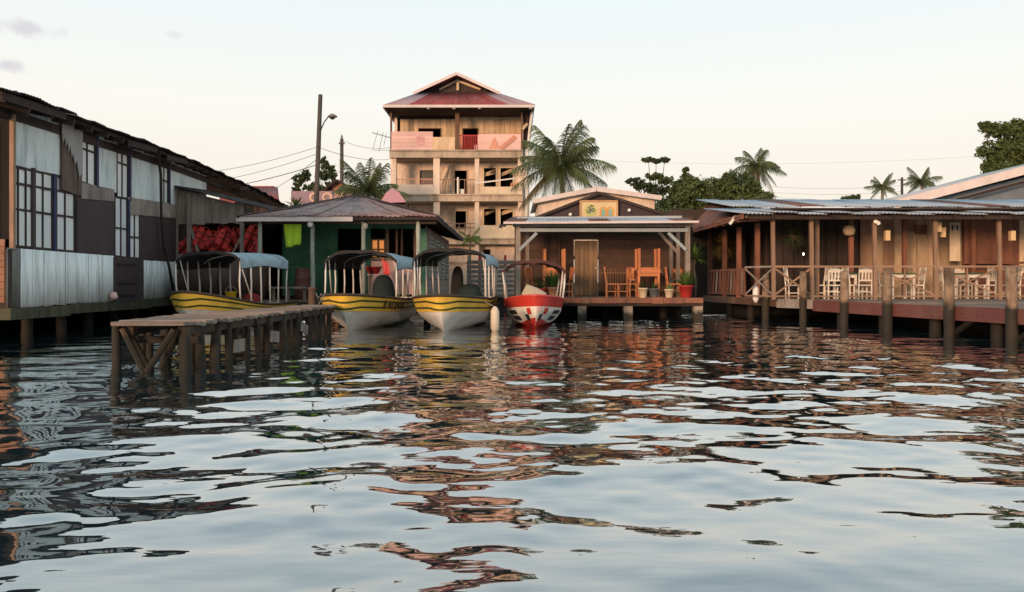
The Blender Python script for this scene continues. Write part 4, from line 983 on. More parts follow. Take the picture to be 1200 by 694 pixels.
# side roof over the receding left flank
for i in range(9):
    a, b = 27.0+i*1.0, 28.04+i*1.0; dz = .02*(i % 2)
    mz = lambda y: (3.39+.1125*(y-26) if y < 30.6 else 3.98+.1356*(y-30.6))-.06
    sheet('side_roof_sheet', rs, zinc_rust, (7.15, b, 3.36+dz), (7.15, a, 3.36+dz), (8.3, a, mz(a)+dz), (8.3, b, mz(b)+dz), .12, .02)
    bar('side_rafter', rs, wood_red, (7.2, a+.3, 3.28), (8.3, a+.3, mz(a)-.12), .06, .1)
bar('side_fascia', rs, wood_red, (7.2, 26.6, 3.36), (7.2, 36, 3.36), .05, .16)
bar('gable_brace', rs, wood_post, (7.3, 26.75, 3.36), (9.0, 26.75, 3.42), .05, .08); slab('rear_wall', rs, wood_dark, (6.5, 35.2, .5), (22, 35.3, 4.3)); slab('wall_backing', rs, wood_dark, (9.3, 30.78, RZ), (22, 30.84, 3.9))
bar('strip_light', rs, white_paint, wp(855, 263, 27.6), wp(862, 253.5, 27.6), .08, .08)
# inside: back wall boards, panels
BYr = 30.7
for i in range(8):
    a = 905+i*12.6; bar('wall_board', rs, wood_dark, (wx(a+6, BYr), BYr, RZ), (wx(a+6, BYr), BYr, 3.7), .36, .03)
tones = [wood_post, wood_tan, wood_post, wood_tan, wood_post, wood_tan, wood_tan, wood_tan, wood_tan, wood_red, wood_red, wood_red, wood_red, wood_red, wood_tan, wood_tan, wood_tan, wood_tan, wood_red, wood_tan, wood_tan]
for i, m in enumerate(tones):
    a = 1008+i*13.3; bar('wall_board', rs, m, (wx(a+6.6, BYr), BYr+.004*(i % 2), RZ), (wx(a+6.6, BYr), BYr+.004*(i % 2), 3.7), .395, .03)
MB().box((wx(1061, BYr), BYr-.12, RZ), (wx(1072, BYr), BYr-.06, wz(272, BYr))).build('door', wood_tan, rs)
MB().box((wx(1070, BYr), BYr-.14, wz(275, BYr)), (wx(1084, BYr), BYr-.07, wz(264, BYr))).build('red_board', wood_red, rs)
MB().box((wx(1130, 29.8), 29.8, wz(308, 29.8)), (wx(1187, 29.8), 29.84, wz(258, 29.8))).build('partition', wood_red, rs)
bar('counter_rail', rs, wood_red, wp(1128, 308, 29.7), wp(1200, 308, 29.7), .12, .08)
for k in range(4): bar('counter_board', rs, wood_red, (wx(1128, 29.75), 29.75, RZ+.1+k*.22), (20, 29.75, RZ+.1+k*.22), .03, .21)
bn_ = thing('wall_banner', 'tall cream banner with a dark emblem on the restaurant wall', 'banner', wp(1119, 306, 29.4))
MB().box(wp(1113, 306, 29.4), wp(1125.5, 261, 29.4)+Vector((0, .03, 0))).build('board', cream_pale, bn_)
m = MB()
for a, b in (((1116.2, 270), (1116.2, 264)), ((1122, 270), (1122, 264)), ((1116.2, 267), (1122, 267)), ((1117.5, 264.2), (1120.7, 264.2))): m.bar(wp(*a, 29.385), wp(*b, 29.385), .04, .012)
m.build('emblem', inkm, bn_)
# lanterns, lamps, hanging basket, round shade
lan = mat('paper lantern', (.70, .52, .30), (.62, .44, .24), rough=.8, vary=.05, grain=.05)
for px, y0, y1, Y, lab in ((1039.5, 282, 270, 27.6, 'small cream paper lantern left of the tan restaurant door'), (1099.5, 272, 260, 27.4, 'upper of the two cream paper lanterns by the middle post'),
                          (1104.5, 278, 266, 27.9, 'lower of the two cream paper lanterns by the middle post'), (1186, 282, 270.5, 27.3, 'small cream paper lantern right of the red partition')):
    T = thing('paper_lantern', lab, 'lantern', wp(px, y1, Y), 0, 'paper lanterns under the restaurant roof')
    c = wp(px, y1, Y); h = wz(y1, Y)-wz(y0, Y)
    MB().box(c+Vector((-.075, -.075, -h)), c+Vector((.075, .075, 0))).build('shade', lan, T)
    MB().tube([c, Vector((c.x, c.y, 3.62))], .008, 5).build('cord', wood_dark, T)
    MB().box(c+Vector((-.08, -.08, -.012)), c+Vector((.08, .08, .006))).build('rim', wood_brown, T)
fl = thing('flood_lamp', 'pair of white flood lamps on the post left of the lanterns', 'lamp', wp(1027, 258, 26.5))
for px, py in ((1025.8, 259), (1029, 261)):
    MB().tube([wp(px, py, 26.58), wp(px+.4, py+.6, 26.36)], [.03, .06], 10).build('lamp_head', white_paint, fl)
MB().bar(wp(1027, 256.5, 26.6), wp(1027, 262, 26.6), .03, .03).build('bracket', wood_dark, fl)
hb = thing('hanging_basket', 'fern in a hanging basket under the roof near the first posts', 'plant', wp(928, 276, 28.5), local=True)
m = foliage_tuft(260, .55, .014, -.5, 21, 1.1); m.build('foliage', leaf_dark, hb, True)
MB().lathe([(.08, -.2), (.2, -.02), (.21, 0), (.18, 0)], (0, 0, 0), 12).build('basket', wood_brown, hb, True)
MB().tube([(0, 0, 0), (0, 0, 3.62-wz(276, 28.5))], .01, 5).build('cord', wood_dark, hb)
rsd = thing('round_lampshade', 'round woven lampshade hanging in the restaurant between the white chairs', 'lamp', wp(995, 270, 28.2), local=True)
MB().lathe([(.06, -.18), (.16, -.14), (.2, 0), (.16, .14), (.06, .18)], (0, 0, 0), 14).build('shade', wood_tan, rsd, True)
MB().tube([(0, 0, .18), (0, 0, 3.62-wz(270, 28.2))], .01, 5).build('cord', wood_dark, rsd)
lb = thing('light_bulb', 'small lit white bulb deep inside the dark end of the restaurant', 'lamp', wp(941.5, 298, 30), local=True)
glow = bpy.data.materials.new('lit bulb'); glow.use_nodes = True; gb_ = glow.node_tree.nodes['Principled BSDF']; gb_.inputs['Emission Color'].default_value = (1, .9, .75, 1); gb_.inputs['Emission Strength'].default_value = 6
MB().lathe([(.01, -.04), (.026, -.02), (.028, .01), (.015, .05)], (0, 0, 0), 10).build('bulb', glow, lb, True); MB().tube([(0, 0, .05), (0, 0, 3.62-wz(298, 30))], .008, 5).build('cord', wood_dark, lb)
yp = thing('hanging_garland', 'yellow flowering hanging plant at the left end of the restaurant', 'plant', wp(848, 287, 33), local=True)
m = foliage_tuft(300, .7, .02, -.9, 22, .5); m.build('foliage', leafmat('yellow leaves', (.36, .22, .05), (.2, .12, .03)), yp, True); MB().tube([(0, 0, 0), (0, 0, .95)], .012, 5).build('cord', wood_dark, yp)
# chairs and tables
wc = chair_proto('white_chair', 'white chair seen side on beside the white fender, facing right', chair_white, 'white restaurant chairs', 3)
wc.location = (wx(930, 27.3), 27.3, RZ); wc.rotation_euler = (0, 0, R(86))
for px, Y, a, lab in ((961, 27.6, -88, 'white chair facing left just right of the second pile'), (976, 27.2, 176, 'white chair with its back to the water, between the second and third piles'),
                      (1000, 27.7, 92, 'white chair side on behind the third pile'), (1011, 27.25, 178, 'white chair with its back to the water right of the third pile'),
                      (1036, 27.9, 84, 'white chair left of the first green table'), (1072, 28.0, -92, 'white chair right of the first green table'),
                      (1108, 27.8, 95, 'white chair left of the second green table'), (1155, 27.6, -80, 'white chair right of the second green table, by the crossed rail'),
                      (1184, 27.4, -95, 'white chair at the right edge of the picture behind the last pile'), (1128, 28.9, 4, 'white chair behind the second green table')):
    dup(wc, (wx(px, Y), Y, RZ), R(a), lab)
green_top = mat('green table top', (.02, .14, .07), (.015, .10, .05), rough=.5, vary=.04)
ta = table_proto('green_table', 'green-topped table behind the fourth pile', chair_white, 'green-topped restaurant tables', .8, .75, .84, green_top, (wx(1053, 27.9), 27.9, RZ))
dup(ta, (wx(1139, 27.9), 27.9, RZ), R(3), 'green-topped table right of the fifth pile')
dup(ta, (wx(986, 28.1), 28.1, RZ), R(-2), 'green-topped table among the white chairs by the third pile')
# white fender hanging on the first pile
def fender(lab, p, ln, r, m, tie):
    T = thing('fender', lab, 'fender', p, 0, None, local=True)
    MB().lathe([(.02, -ln), (r*.6, -ln+.03), (r, -ln+.12), (r*1.02, -ln/2), (r, -.12), (r*.55, -.03), (.02, 0)], (0, 0, 0), 14).build('body', m, T, True)
    MB().tube([(0, 0, -.02), (tie[0]*.5, tie[1]*.5, tie[2]*.45), tie], .012, 5).build('rope', wood_grey, T); return T
x, Y = edge_at(899.8); fender('white fender hung on the first pile of the restaurant deck', (x-.42, Y-.1, wz(334, Y)), .58, .1, white_paint, (.16, 0, .15))
# big building behind with a white roof edge
bb = thing('gabled_hall', 'large hall with a white-edged gable roof behind the restaurant at the right', 'building', (22, 40, .55))
HYb = 40.0
A, B, C = wp(1045, 238, HYb), wp(1330, 163, HYb), wp(1600, 236, HYb)
MB().poly([wp(1075, 300, HYb+.8), wp(1560, 300, HYb+.8), wp(1560, 238, HYb+.8), wp(1330, 176, HYb+.8), wp(1075, 238, HYb+.8)], (0, 12, 0)).build('wall', blue_wall, bb)
for a, b in ((A, B), (B, C)):
    bar('rake_board', bb, white_roof, a+Vector((0, 0, -.1)), b+Vector((0, 0, -.1)), .08, .4); bar('lower_trim', bb, rust_dark, a+Vector((.4, .1, -.55)), b+Vector((.4, .1, -.55)), .06, .12)
    for i in range(8):
        dy = Vector((0, 1.7, 0)); sheet('roof_sheet', bb, white_roof, a+dy*i, a+dy*(i+1.02), b+dy*(i+1.02), b+dy*i, .4, .02)
# ------------------------------------------------------------------ dock in front left
DK = thing('dock', 'narrow weathered plank dock on crooked piles in front of the boats at the left', 'dock', (-5.0, 15.5, -1))
DZt = .76
def dl(Y): return float(np.interp(Y, [11.3, 11.9, 14, 20.6], [-5.25, -5.52, -5.70, -4.95]))
def dr_(Y): return float(np.interp(Y, [11.3, 14, 18.6, 20.6], [-4.36, -4.30, -4.25, -4.22]))
Y = 11.35; k = 0
while Y < 20.6:
    wdt = rnd.uniform(.15, .22); z = DZt-.03+rnd.uniform(-.008, .012)
    bar('deck_plank', DK, wood_deck, (dl(Y)-rnd.uniform(0, .08), Y+wdt/2+rnd.uniform(-.01, .01), z), (dr_(Y)+rnd.uniform(-.03, .09), Y+wdt/2+rnd.uniform(-.02, .02), z+rnd.uniform(-.01, .01)), wdt-.012, .045); Y += wdt
for f in (dl, dr_):
    s = .12 if f is dl else -.1
    for a, b in ((11.4, 14.4), (14.4, 17.5), (17.5, 20.5)): bar('stringer', DK, pile_wood, (f(a)+s, a+.15, DZt-.12), (f(b)+s, b, DZt-.12), .09, .12)
for Y in (12.1, 14, 16.5, 19): bar('cross_beam', DK, pile_wood, (dl(Y)+.1, Y, DZt-.27), (dr_(Y)-.1, Y, DZt-.27), .1, .1)
P = lambda px, Y: wx(px, Y)
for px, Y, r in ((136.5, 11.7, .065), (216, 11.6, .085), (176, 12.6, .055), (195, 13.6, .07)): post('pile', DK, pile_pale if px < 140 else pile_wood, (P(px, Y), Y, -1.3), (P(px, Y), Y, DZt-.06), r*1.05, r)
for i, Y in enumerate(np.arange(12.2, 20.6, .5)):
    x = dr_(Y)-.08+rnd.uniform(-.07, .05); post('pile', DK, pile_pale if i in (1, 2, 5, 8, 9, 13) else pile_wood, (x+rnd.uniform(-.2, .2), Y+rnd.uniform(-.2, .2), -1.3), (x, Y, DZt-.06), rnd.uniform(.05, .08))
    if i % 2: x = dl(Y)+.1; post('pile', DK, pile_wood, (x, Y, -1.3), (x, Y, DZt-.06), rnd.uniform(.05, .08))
for a, b, Y in (((143, 385), (170, 438), 11.5), ((149, 385), (176, 436), 11.9), ((204, 386), (172, 436), 11.45), ((208, 386), (186, 440), 12.0)):
    MB().tube([wp(*a, Y), (wp(*a, Y)+wp(*b, Y))/2, wp(*b, Y)], [.04, .045, .045], 7).build('brace', pile_wood, DK)
for Y in (13.2, 15.1, 17.2): 
    bar('hung_board', DK, wood_grey, (dr_(Y)+.02, Y, .3+rnd.uniform(0, .2)), (dr_(Y)+.02, Y+.5, .3), .03, .2)
navy = mat('navy cloth', (.035, .042, .06), (.025, .03, .042), rough=.9, vary=.02)
o = cloth('hanging_cloth', 'dark navy cloth draped over the edge of the dock', 'cloth', ((316, 364.5), (330, 363.5), (327, 391), (318, 392)), 17.0, navy, .03)
# ------------------------------------------------------------------ boats
yellow = mat('yellow boat paint', (.78, .50, .07), (.68, .41, .05), rough=.4, vary=.04, grain=.05, bump=.03, dirt=(.34, .19, .04), dscale=(3, 3, 2), damt=.4, spec=.5)
hull_white = mat('cream white hull', (.84, .79, .72), (.75, .69, .61), rough=.38, vary=.04, grain=.04, bump=.03, dirt=(.34, .27, .19), dscale=(2, 2, 3), damt=.45, spec=.5)
stripe_g = mat('dark green stripe', (.035, .06, .022), (.03, .05, .02), rough=.5, vary=0)
boat_red = mat('red boat paint', (.58, .045, .03), (.48, .035, .026), rough=.38, vary=.03, grain=.05, bump=.03, dirt=(.32, .05, .04), damt=.3, spec=.5)
tarp_blue = mat('faded blue tarp', (.30, .38, .42), (.20, .26, .30), rough=.75, vary=.05, grain=.08, dirt=(.12, .14, .15), dscale=(2, 2, 2), damt=.5)
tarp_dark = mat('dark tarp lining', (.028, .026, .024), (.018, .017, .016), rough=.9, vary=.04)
tarp_brown = mat('maroon brown tarp', (.085, .035, .033), (.055, .024, .024), rough=.85, vary=.03)
tarp_green = mat('dark green tarp', (.016, .028, .024), (.010, .018, .016), rough=.85, vary=.03)
pole_m = mat('white pole', (.72, .68, .62), (.55, .50, .44), rough=.5, vary=.05, grain=.05, dirt=(.30, .22, .16), dscale=(6, 6, 2), damt=.4)
wood_rub = mat('dark rub rail', (.055, .036, .024), None, rough=.6)
class Hull:
    LV = [(-.34, 1.25, .04, .9, 1.0), (-.02, .75, .55, .62, .95), (.13, .52, .80, .5, .85), (.52, .16, .95, .36, .62), (1.0, 0.0, 1.0, .30, .52)]   # height fraction, stem setback, beam, entry length, bluntness
    def __init__(s, L, W, Hb, Hs): s.L, s.W, s.Hb, s.Hs = L, W, Hb, Hs
    def zg(s, t): return s.Hs+(s.Hb-s.Hs)*max(0, 1-t*1.35)**2
    def pt(s, t, f, side, out=0):
        lv = s.LV; f = max(lv[0][0], min(1, f))
        for a, b in zip(lv[:-1], lv[1:]):
            if f <= b[0]: break
        u = (f-a[0])/(b[0]-a[0]); y0, wf, te, ex = [a[i]+(b[i]-a[i])*u for i in (1, 2, 3, 4)]
        b_ = s.W*wf*math.sin(math.pi/2*min(t/te, 1))**ex*(1-.10*max(0, t-.55)/.45)
        y = y0*s.Hb+t*(s.L-y0*s.Hb)
        return Vector((side*(b_+out), y-out*(1 if t < .08 else 0), f*s.zg(t)))
    def row(s, f0, f1, nf=4, out=0, t0=0, t1=1, n=30, dip=0):
        ts = [t0+(t1-t0)*(i/n)**2 for i in range(n+1)]; m = MB(); rows = []
        for j in range(nf+1):
            f = f0+(f1-f0)*j/nf; ff = lambda t: f-dip*max(0, 1-t/.035)
            rows.append([s.pt(t, ff(t), -1, out) for t in reversed(ts)] + [s.pt(t, ff(t), 1, out) for t in ts[1:]])
        return m.grid(rows)
    def patch(s, t0, t1, f0, f1, side, out=.008):
        n = 5; m = MB(); return m.grid([[s.pt(t0+(t1-t0)*i/n, f0+(f1-f0)*j/3, side, out) for i in range(n+1)] for j in range(4)])
def make_boat(name, lab, loc, rz, L=7.0, W=.95, Hb=.96, Hs=.72, scheme='yellow', can=(1.9, 6.4), zc=2.02, ze=1.76, npole=5, marks=False, canw=1.0, tops=None):
    T = thing(name, lab, 'boat', loc, rz, 'boats moored at the dock', local=True); T.rotation_euler = (R(rnd.uniform(-.8, .8)), R(rnd.uniform(-1, 1)), rz)
    H = Hull(L, W, Hb, Hs)
    if scheme == 'yellow':
        H.row(-.34, .57, 8).build('hull', hull_white, T, True)
        bd = H.row(.57, 1, 5).build('band', yellow, T, True)
        for f in (.67, .85):
            H.row(f-.026, f+.026, 1, .007, dip=.07).build('stripe', stripe_g, bd, True)
        H.row(.555, .585, 1, .012).build('rub_rail', yellow, T, True)
        capm = wood_rub
    else:
        H.row(-.34, .10, 6).build('hull', boat_red, T, True)
        H.row(.10, .68, 5).build('white_side', hull_white, T, True)
        H.row(.68, 1, 4, .01).build('band', boat_red, T, True)
        # the red of the bottom sweeps up to a point at the stem
        ts = [(.0, .34), (.02, .31), (.05, .27), (.10, .20), (.16, .12), (.2, .10)]
        m = MB(); rows = [[], []]
        seq = [(t, f, -1) for t, f in reversed(ts)]+[(t, f, 1) for t, f in ts[1:]]
        for j in range(4): (rows if j < 2 else rows).append([]) if j > 1 else None
        for t, f, sd in seq:
            for j in range(4): rows[j].append(H.pt(t, .09+(f-.09)*j/3, sd, .009))
        m.grid(rows).build('bottom_flash', boat_red, T, True)
        blk = mat('dark mark', (.03, .035, .04), None, vary=0, rough=.5)
        for sd in (-1, 1):
            for a, b, c, d, q in ((.012, .03, .44, .64, boat_red) if sd < 0 else (.012, .03, .24, .44, blk), (.03, .055, .24, .44, blk) if sd < 0 else (.03, .055, .44, .64, boat_red), (.12, .22, .22, .38, blk), (.12, .22, .44, .58, blk)):
                H.patch(a, b, c, d, sd, .012).build('flag_mark', q, T, True)
        H.patch(.001, .014, .50, .66, 1, .012).build('flag_mark', pink_board, T, True)
        capm = boat_red
    # inside, gunwale, transom, decks
    inner = MB(); n = 24; ts = [(i/n)**1.6 for i in range(n+1)]
    def ins(t, f, sd): p = H.pt(t, f, sd); p.x *= .93; p.y += .07*(1-t); return p
    rows = []
    for f in (1.0, .75, .42): rows.append([ins(t, f, -1) for t in reversed(ts)]+[ins(t, f, 1) for t in ts[1:]])
    inner.grid(rows)
    fl_ = []
    for t in ts: fl_.append([ins(t, .42, -1), ins(t, .42, 1)])
    inner.grid(fl_); inner.build('inner_liner', tarp_blue if scheme == 'yellow' else hull_white, T, True)
    gp = [H.pt(t, 1, -1)*1+Vector((.02, 0, 0)) for t in reversed(ts)]+[H.pt(t, 1, 1)-Vector((.02, 0, 0)) for t in ts[1:]]
    MB().tube(gp, .038, 6).build('gunwale', capm, T, True)
    tr = [H.pt(1, f, -1) for f in (-.34, -.02, .13, .52, 1)]+[H.pt(1, f, 1) for f in (1, .52, .13, -.02, -.34)]
    MB().poly(tr, (0, -.05, 0)).build('transom', hull_white, T)
    dk = MB(); rows = []
    for i in range(9):
        t = .13*(i/8)**1.5; a, b = ins(t, .97, -1), ins(t, .97, 1); rows.append([a, a.lerp(b, .5)+Vector((0, 0, .03)), b])
    dk.grid(rows).build('foredeck', boat_red if scheme != 'yellow' else hull_white, T, True)
    for y in (2.6, 3.7, 4.8):
        if y < L-.6: MB().box((-W*.86, y-.16, .58), (W*.86, y+.16, .63)).build('seat', wood_grey, T)
    # canopy on poles
    ya, yb = can; hw = W*.98*canw; rg = random.Random(lab)
    def cz(u, v): return ze+(zc-ze)*(1-abs(u)**3.6)-.03*math.sin(v*math.pi*(npole-1))**2 + .012*math.sin(9*u+7*v)
    outer, inn = [], []
    for i in range(17):
        v = i/16; row = [(-hw*1.02, ya+(yb-ya)*v, ze-.20-.03*math.sin(5*v+1))]
        for k in range(15):
            u = -1+2*k/14; row.append((hw*u, ya+(yb-ya)*v, cz(u, v)))
        row.append((hw*1.02, ya+(yb-ya)*v, ze-.21-.04*math.sin(6*v+2))); outer.append([Vector(p) for p in row]); inn.append([Vector((p[0]*.985, p[1], p[2]-.018)) for p in row])
    tp = MB().grid(outer).build('canopy', tarp_blue if scheme == 'yellow' else tarp_brown, T, True)
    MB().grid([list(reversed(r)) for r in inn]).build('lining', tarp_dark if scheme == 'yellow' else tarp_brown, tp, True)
    # front hem hanging a little, and hoops
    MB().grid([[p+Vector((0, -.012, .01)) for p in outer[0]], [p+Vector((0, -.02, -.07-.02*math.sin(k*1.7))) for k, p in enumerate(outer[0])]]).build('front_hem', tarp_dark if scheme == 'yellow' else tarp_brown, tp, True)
    for v in ([0, 8, 16] if scheme == 'yellow' else [0, 16]): MB().tube([p+Vector((0, 0, -.03)) for p in inn[v][1:-1]], .018, 6).build('hoop', (pole_m if v == 8 else tarp_dark) if scheme == 'yellow' else tarp_brown, T, True)
    for sd in (-1, 1):
        for i in range(npole):
            y = ya+.03+(yb-ya-.06)*i/(npole-1); t = y/L; g = H.pt(min(t, .99), 1, sd); top = Vector((sd*hw*.985, y+rg.uniform(-.05, .05), ze-.02)); low = Vector((g.x*.97, y+rg.uniform(-.03, .03), g.z-.04))
            mid = (top+low)/2+Vector((rg.uniform(-.02, .02), rg.uniform(-.03, .03), 0))
            MB().tube([low, mid, top], .024, 7).build('canopy_pole', pole_m, T, True)
        MB().tube([(sd*hw*.97, ya+.7, H.zg(.3)), (sd*hw*.9, ya+.05, ze+.1)], .016, 6).build('canopy_strut', pole_m, T, True)
    return T, H
BT = {}
BT[0] = make_boat('canopy_boat', 'yellow boat with canopy lying behind the plank dock, bow to the left', (wx(214, 21.4), 21.4, .08), R(-9), 5.2, .95, .98, .52, can=(1.3, 4.3), npole=6, zc=2.02, ze=1.80)
BT[1] = make_boat('canopy_boat', 'yellow and white canopy boat moored beside the end of the plank dock', (wx(401, 20.3), 20.3, .11), R(-1.5), 7.2, .97, .90, .70, can=(2.1, 6.6), npole=5)
BT[2] = make_boat('canopy_boat', 'yellow and white canopy boat in the middle, beside the red boat', (wx(516, 20.1), 20.1, .11), R(-3), 7.0, .96, .88, .68, can=(1.8, 6.2), npole=5, zc=2.04, ze=1.82)
BT[3] = make_boat('red_boat', 'red and white boat with flag marks and brown canopy by the veranda', (wx(628, 21.8), 21.8, .10), R(0), 6.0, .80, .86, .62, 'red', can=(1.7, 4.6), npole=3, zc=1.78, ze=1.48, canw=1.12)
# red bow flag marks drawn above; beige cushion on the red boat
cu = thing('cushion', 'beige cushion leaning on the bow of the red boat', 'cushion', (wx(623, 22.6), 22.75, .86), R(-8), None, local=True)
m = MB(); rows = []
for i in range(9):
    a = math.pi*i/8; rows.append([(x*(.30), -.10*math.sin(a)*(1-abs(x)**4)-.06*0, .17-.19*math.cos(a)*(1-.15*x*x)) for x in np.linspace(-1, 1, 9)])
m.grid(rows); rows2 = [[(p[0], -p[1]*.7+.02, p[2]) for p in r] for r in rows]; m.grid([list(reversed(r)) for r in rows2])
cu_o = m.build('pad', mat('beige cloth', (.42, .34, .24), (.34, .27, .18), rough=.85, vary=.02), cu, True); MB().tube([(-.29, 0, .17), (0, -.1, .18), (.29, 0, .17)], .012, 5).build('seam', wood_grey, cu)
cu.rotation_euler = (R(-28), R(24), R(-8))
# lettering smudge on the second boat's side
for k in range(9):
    t0 = .16+k*.035; p = BT[1][1].patch(t0, t0+.02+.008*math.sin(k*2.1), .64+.03*math.sin(k*1.7), .90-.05*abs(math.sin(k*2.9)), 1, .013); p.build('name_mark', mat('faded lettering', (.10, .07, .03), None, vary=0) if k == 0 else bpy.data.materials['faded lettering'], BT[1][0], True)
# covered gear inside the boats
def lump(name, lab, cat, loc, sx, sy, sz, m, seed):
    T = MB(); rg = random.Random(seed); n, k = 10, 16; rows = []
    for i in range(n+1):
        v = 1-(1-i/n)**2.2; r = (1-v**7)**.4*(1-.22*v) if i < n else 0.02
        rows.append([Vector((sx*r*math.cos(a)*(1+.12*math.sin(3*a+seed+v*3)), sy*r*math.sin(a)*(1+.1*math.sin(2*a+seed)), sz*v)) for a in np.linspace(0, 2*math.pi, k+1)])
    o = T.grid(rows).build(name, m, None, True); o.location = loc; return tag(o, lab, cat)
def inboat(i, x, y, z): 
    M = Matrix.Translation(BT[i][0].location) @ Matrix.Rotation(BT[i][0].rotation_euler.z, 4, 'Z'); return M @ Vector((x, y, z))
lump('covered_gear', 'dark green tarp over gear in the boat beside the dock', 'tarp', inboat(1, .45, 3.1, .40), .33, .5, 1.0, tarp_green, 1)
lump('covered_gear', 'dark green tarp heap in the middle yellow boat', 'tarp', inboat(2, .42, 2.9, .40), .38, .5, .75, tarp_green, 2)
lump('covered_console', 'tall black covered console in the middle yellow boat', 'console', inboat(2, -.05, 4.0, .40), .2, .25, 1.25, tarp_dark, 3)
lump('red_cover', 'red cloth heap in the boat behind the plank dock', 'cloth', inboat(0, .25, 3.2, .42), .3, .35, .5, mat('dull red cloth', (.34, .045, .045), None), 4)
fl_o = cloth('red_flag', 'red cloth tied to the canopy front of the boat beside the dock', 'flag', ((447, 303), (455, 308), (458, 322), (450, 322)), 22.35, red_paint, .03, 8)
bk = thing('bucket', 'yellow plastic bucket in the boat behind the plank dock', 'bucket', inboat(0, -.25, 3.0, .63), 0, None, local=True)
MB().lathe([(.13, 0), (.135, .01), (.16, .3), (.175, .31), (.175, .33), (.15, .33), (.12, .02)], (0, 0, .0), 16).build('pail', mat('yellow plastic', (.75, .46, .03), None, rough=.4, vary=0, grain=.02), bk, True)
MB().tube([(.165*math.cos(a), .02, .31+.16*math.sin(a)) for a in np.linspace(0, math.pi, 12)], .006, 5).build('handle', white_paint, bk)
buoy = mat('stained white fender', (.66, .56, .42), (.52, .42, .30), rough=.5, vary=.03)
fender('long white fender between the middle yellow boat and the red boat', (wx(580, 20.9), 20.9, wz(359, 20.9)), .66, .105, buoy, (-.3, .5, .12))
fender('tan fender hanging at the bow of the boat beside the dock', (wx(374.5, 21.0), 21.0, wz(369, 21)), .45, .09, wood_tan, (.2, .35, .12))
rope_m = mat('mooring rope', (.28, .24, .19), None)
def rope(lab, a, b, sag, r=.014):
    a, b = Vector(a), Vector(b); pts = [a.lerp(b, i/14)-Vector((0, 0, sag*4*(i/14)*(1-i/14))) for i in range(15)]
    o = MB().tube(pts, r, 5).build('mooring_rope', rope_m, None, True, off=a); o.location = a; tag(o, lab, 'rope')
rope('mooring rope from the dock to the bow of the boat beside it', wp(352, 360, 18.9), inboat(1, -.5, .35, .93), .22)
rope('mooring rope running from the stout post to the boat beside the dock', (wx(367, 24.5)+.1, 24.4, 1.0), inboat(1, -.75, 1.0, .9), .1)
# ------------------------------------------------------------------ palms and trees
def palm(lab, px, py, Y, rad, nf, seed, lean=(0, 0), m=leaf_palm, dry=0, up=1.35, low=-.5, base_z=.55, trunk_r=.16, group='palms along the shore', droop=1.0):
    rg = random.Random(seed); top = wp(px, py, Y); base = Vector((top.x+lean[0], Y+lean[1], base_z))
    T = thing('palm_tree', lab, 'palm', base, 0, group)
    pts = [base.lerp(top, t)+Vector((lean[0]*.25*math.sin(math.pi*t), 0, 0)) for t in np.linspace(0, 1, 9)]
    MB().tube(pts, [trunk_r*(1.25-.5*t) for t in np.linspace(0, 1, 9)], 9).build('trunk', palm_bark, T, True)
    for i in range(nf):
        az = i*2.39996+rg.uniform(-.3, .3); q = (i+.5)/nf; el = up+(low-up)*q**.9+rg.uniform(-.12, .12); ln = rad*rg.uniform(.85, 1.12)*(1-.15*(q > .8))
        h = Vector((math.cos(az), math.sin(az), 0)); d0 = h*math.cos(el)+Vector((0, 0, math.sin(el)))
        dr = (rg.uniform(.35, .6)+.25*q)*droop; n = 26
        P_ = [top+d0*ln*t+Vector((0, 0, -dr*ln*t*t*(.55 if el < 1 else .32)))+h*(.16*ln*t*t if el > .9 else 0) for t in [k/n for k in range(n+1)]]
        mb = MB(); mb.tube(P_[::3]+[P_[-1]], [.03*rad/2.5*(1-.8*k/9) for k in range(len(P_[::3])+1)], 4)
        sd0 = h.cross(Vector((0, 0, 1)))
        for k in range(3, n+1):
            t = k/n; tg = (P_[k]-P_[k-1]).normalized(); ll = ln*.34*math.sin(math.pi*min(1, .10+.80*t+.04))**.8
            for sd in (-1, 1):
                for off in (0, .33, .67):
                    p = P_[k-1].lerp(P_[k], off); dv = (sd0*sd*(.75-.25*t)+tg*(.45+.5*t)+Vector((0, 0, -.55+rg.uniform(-.3, .15)))).normalized()
                    l2 = ll*rg.uniform(.8, 1.1); wv = tg*.012*rad/2.5*1.3; mid = p+dv*l2*.55; tip = p+dv*l2+Vector((0, 0, -.4*l2))
                    mb.add([p-wv, p+wv, mid+wv*.9, mid-wv*.9, tip], [(0, 1, 2, 3), (3, 2, 4)])
        mb.build('frond', leaf_dry if i >= nf-dry else m, T, False)
    return T
palm('tall coconut palm with long fronds between the apartment house and the om sign', 657, 193, 46, 3.0, 26, 14, (.3, 0), dry=2, up=1.4, low=-.6, droop=1.15)
palm('feathery palm rising above the round trees right of the om sign', 888, 197, 60, 2.0, 22, 5, (.2, 0), dry=3, up=1.45, low=-.4, droop=2.0)
palm('small distant palm left of the thin pole above the restaurant roof', 1034, 219, 80, 1.6, 16, 7, (0, 0))
palm('small distant star-shaped palm above the restaurant roof', 1080, 213, 80, 1.9, 17, 8, (.3, 0))
palm('bushy palm left of the apartment house behind the rusty hipped roof', 431, 226, 47, 2.3, 17, 9, (.2, 0), up=1.5, low=.1)
palm('small slender palm in front of the apartment house ground floor', 551, 281, 43.5, .8, 9, 12, (0, 0), leaf_fresh, up=1.2, low=-.1, trunk_r=.05)
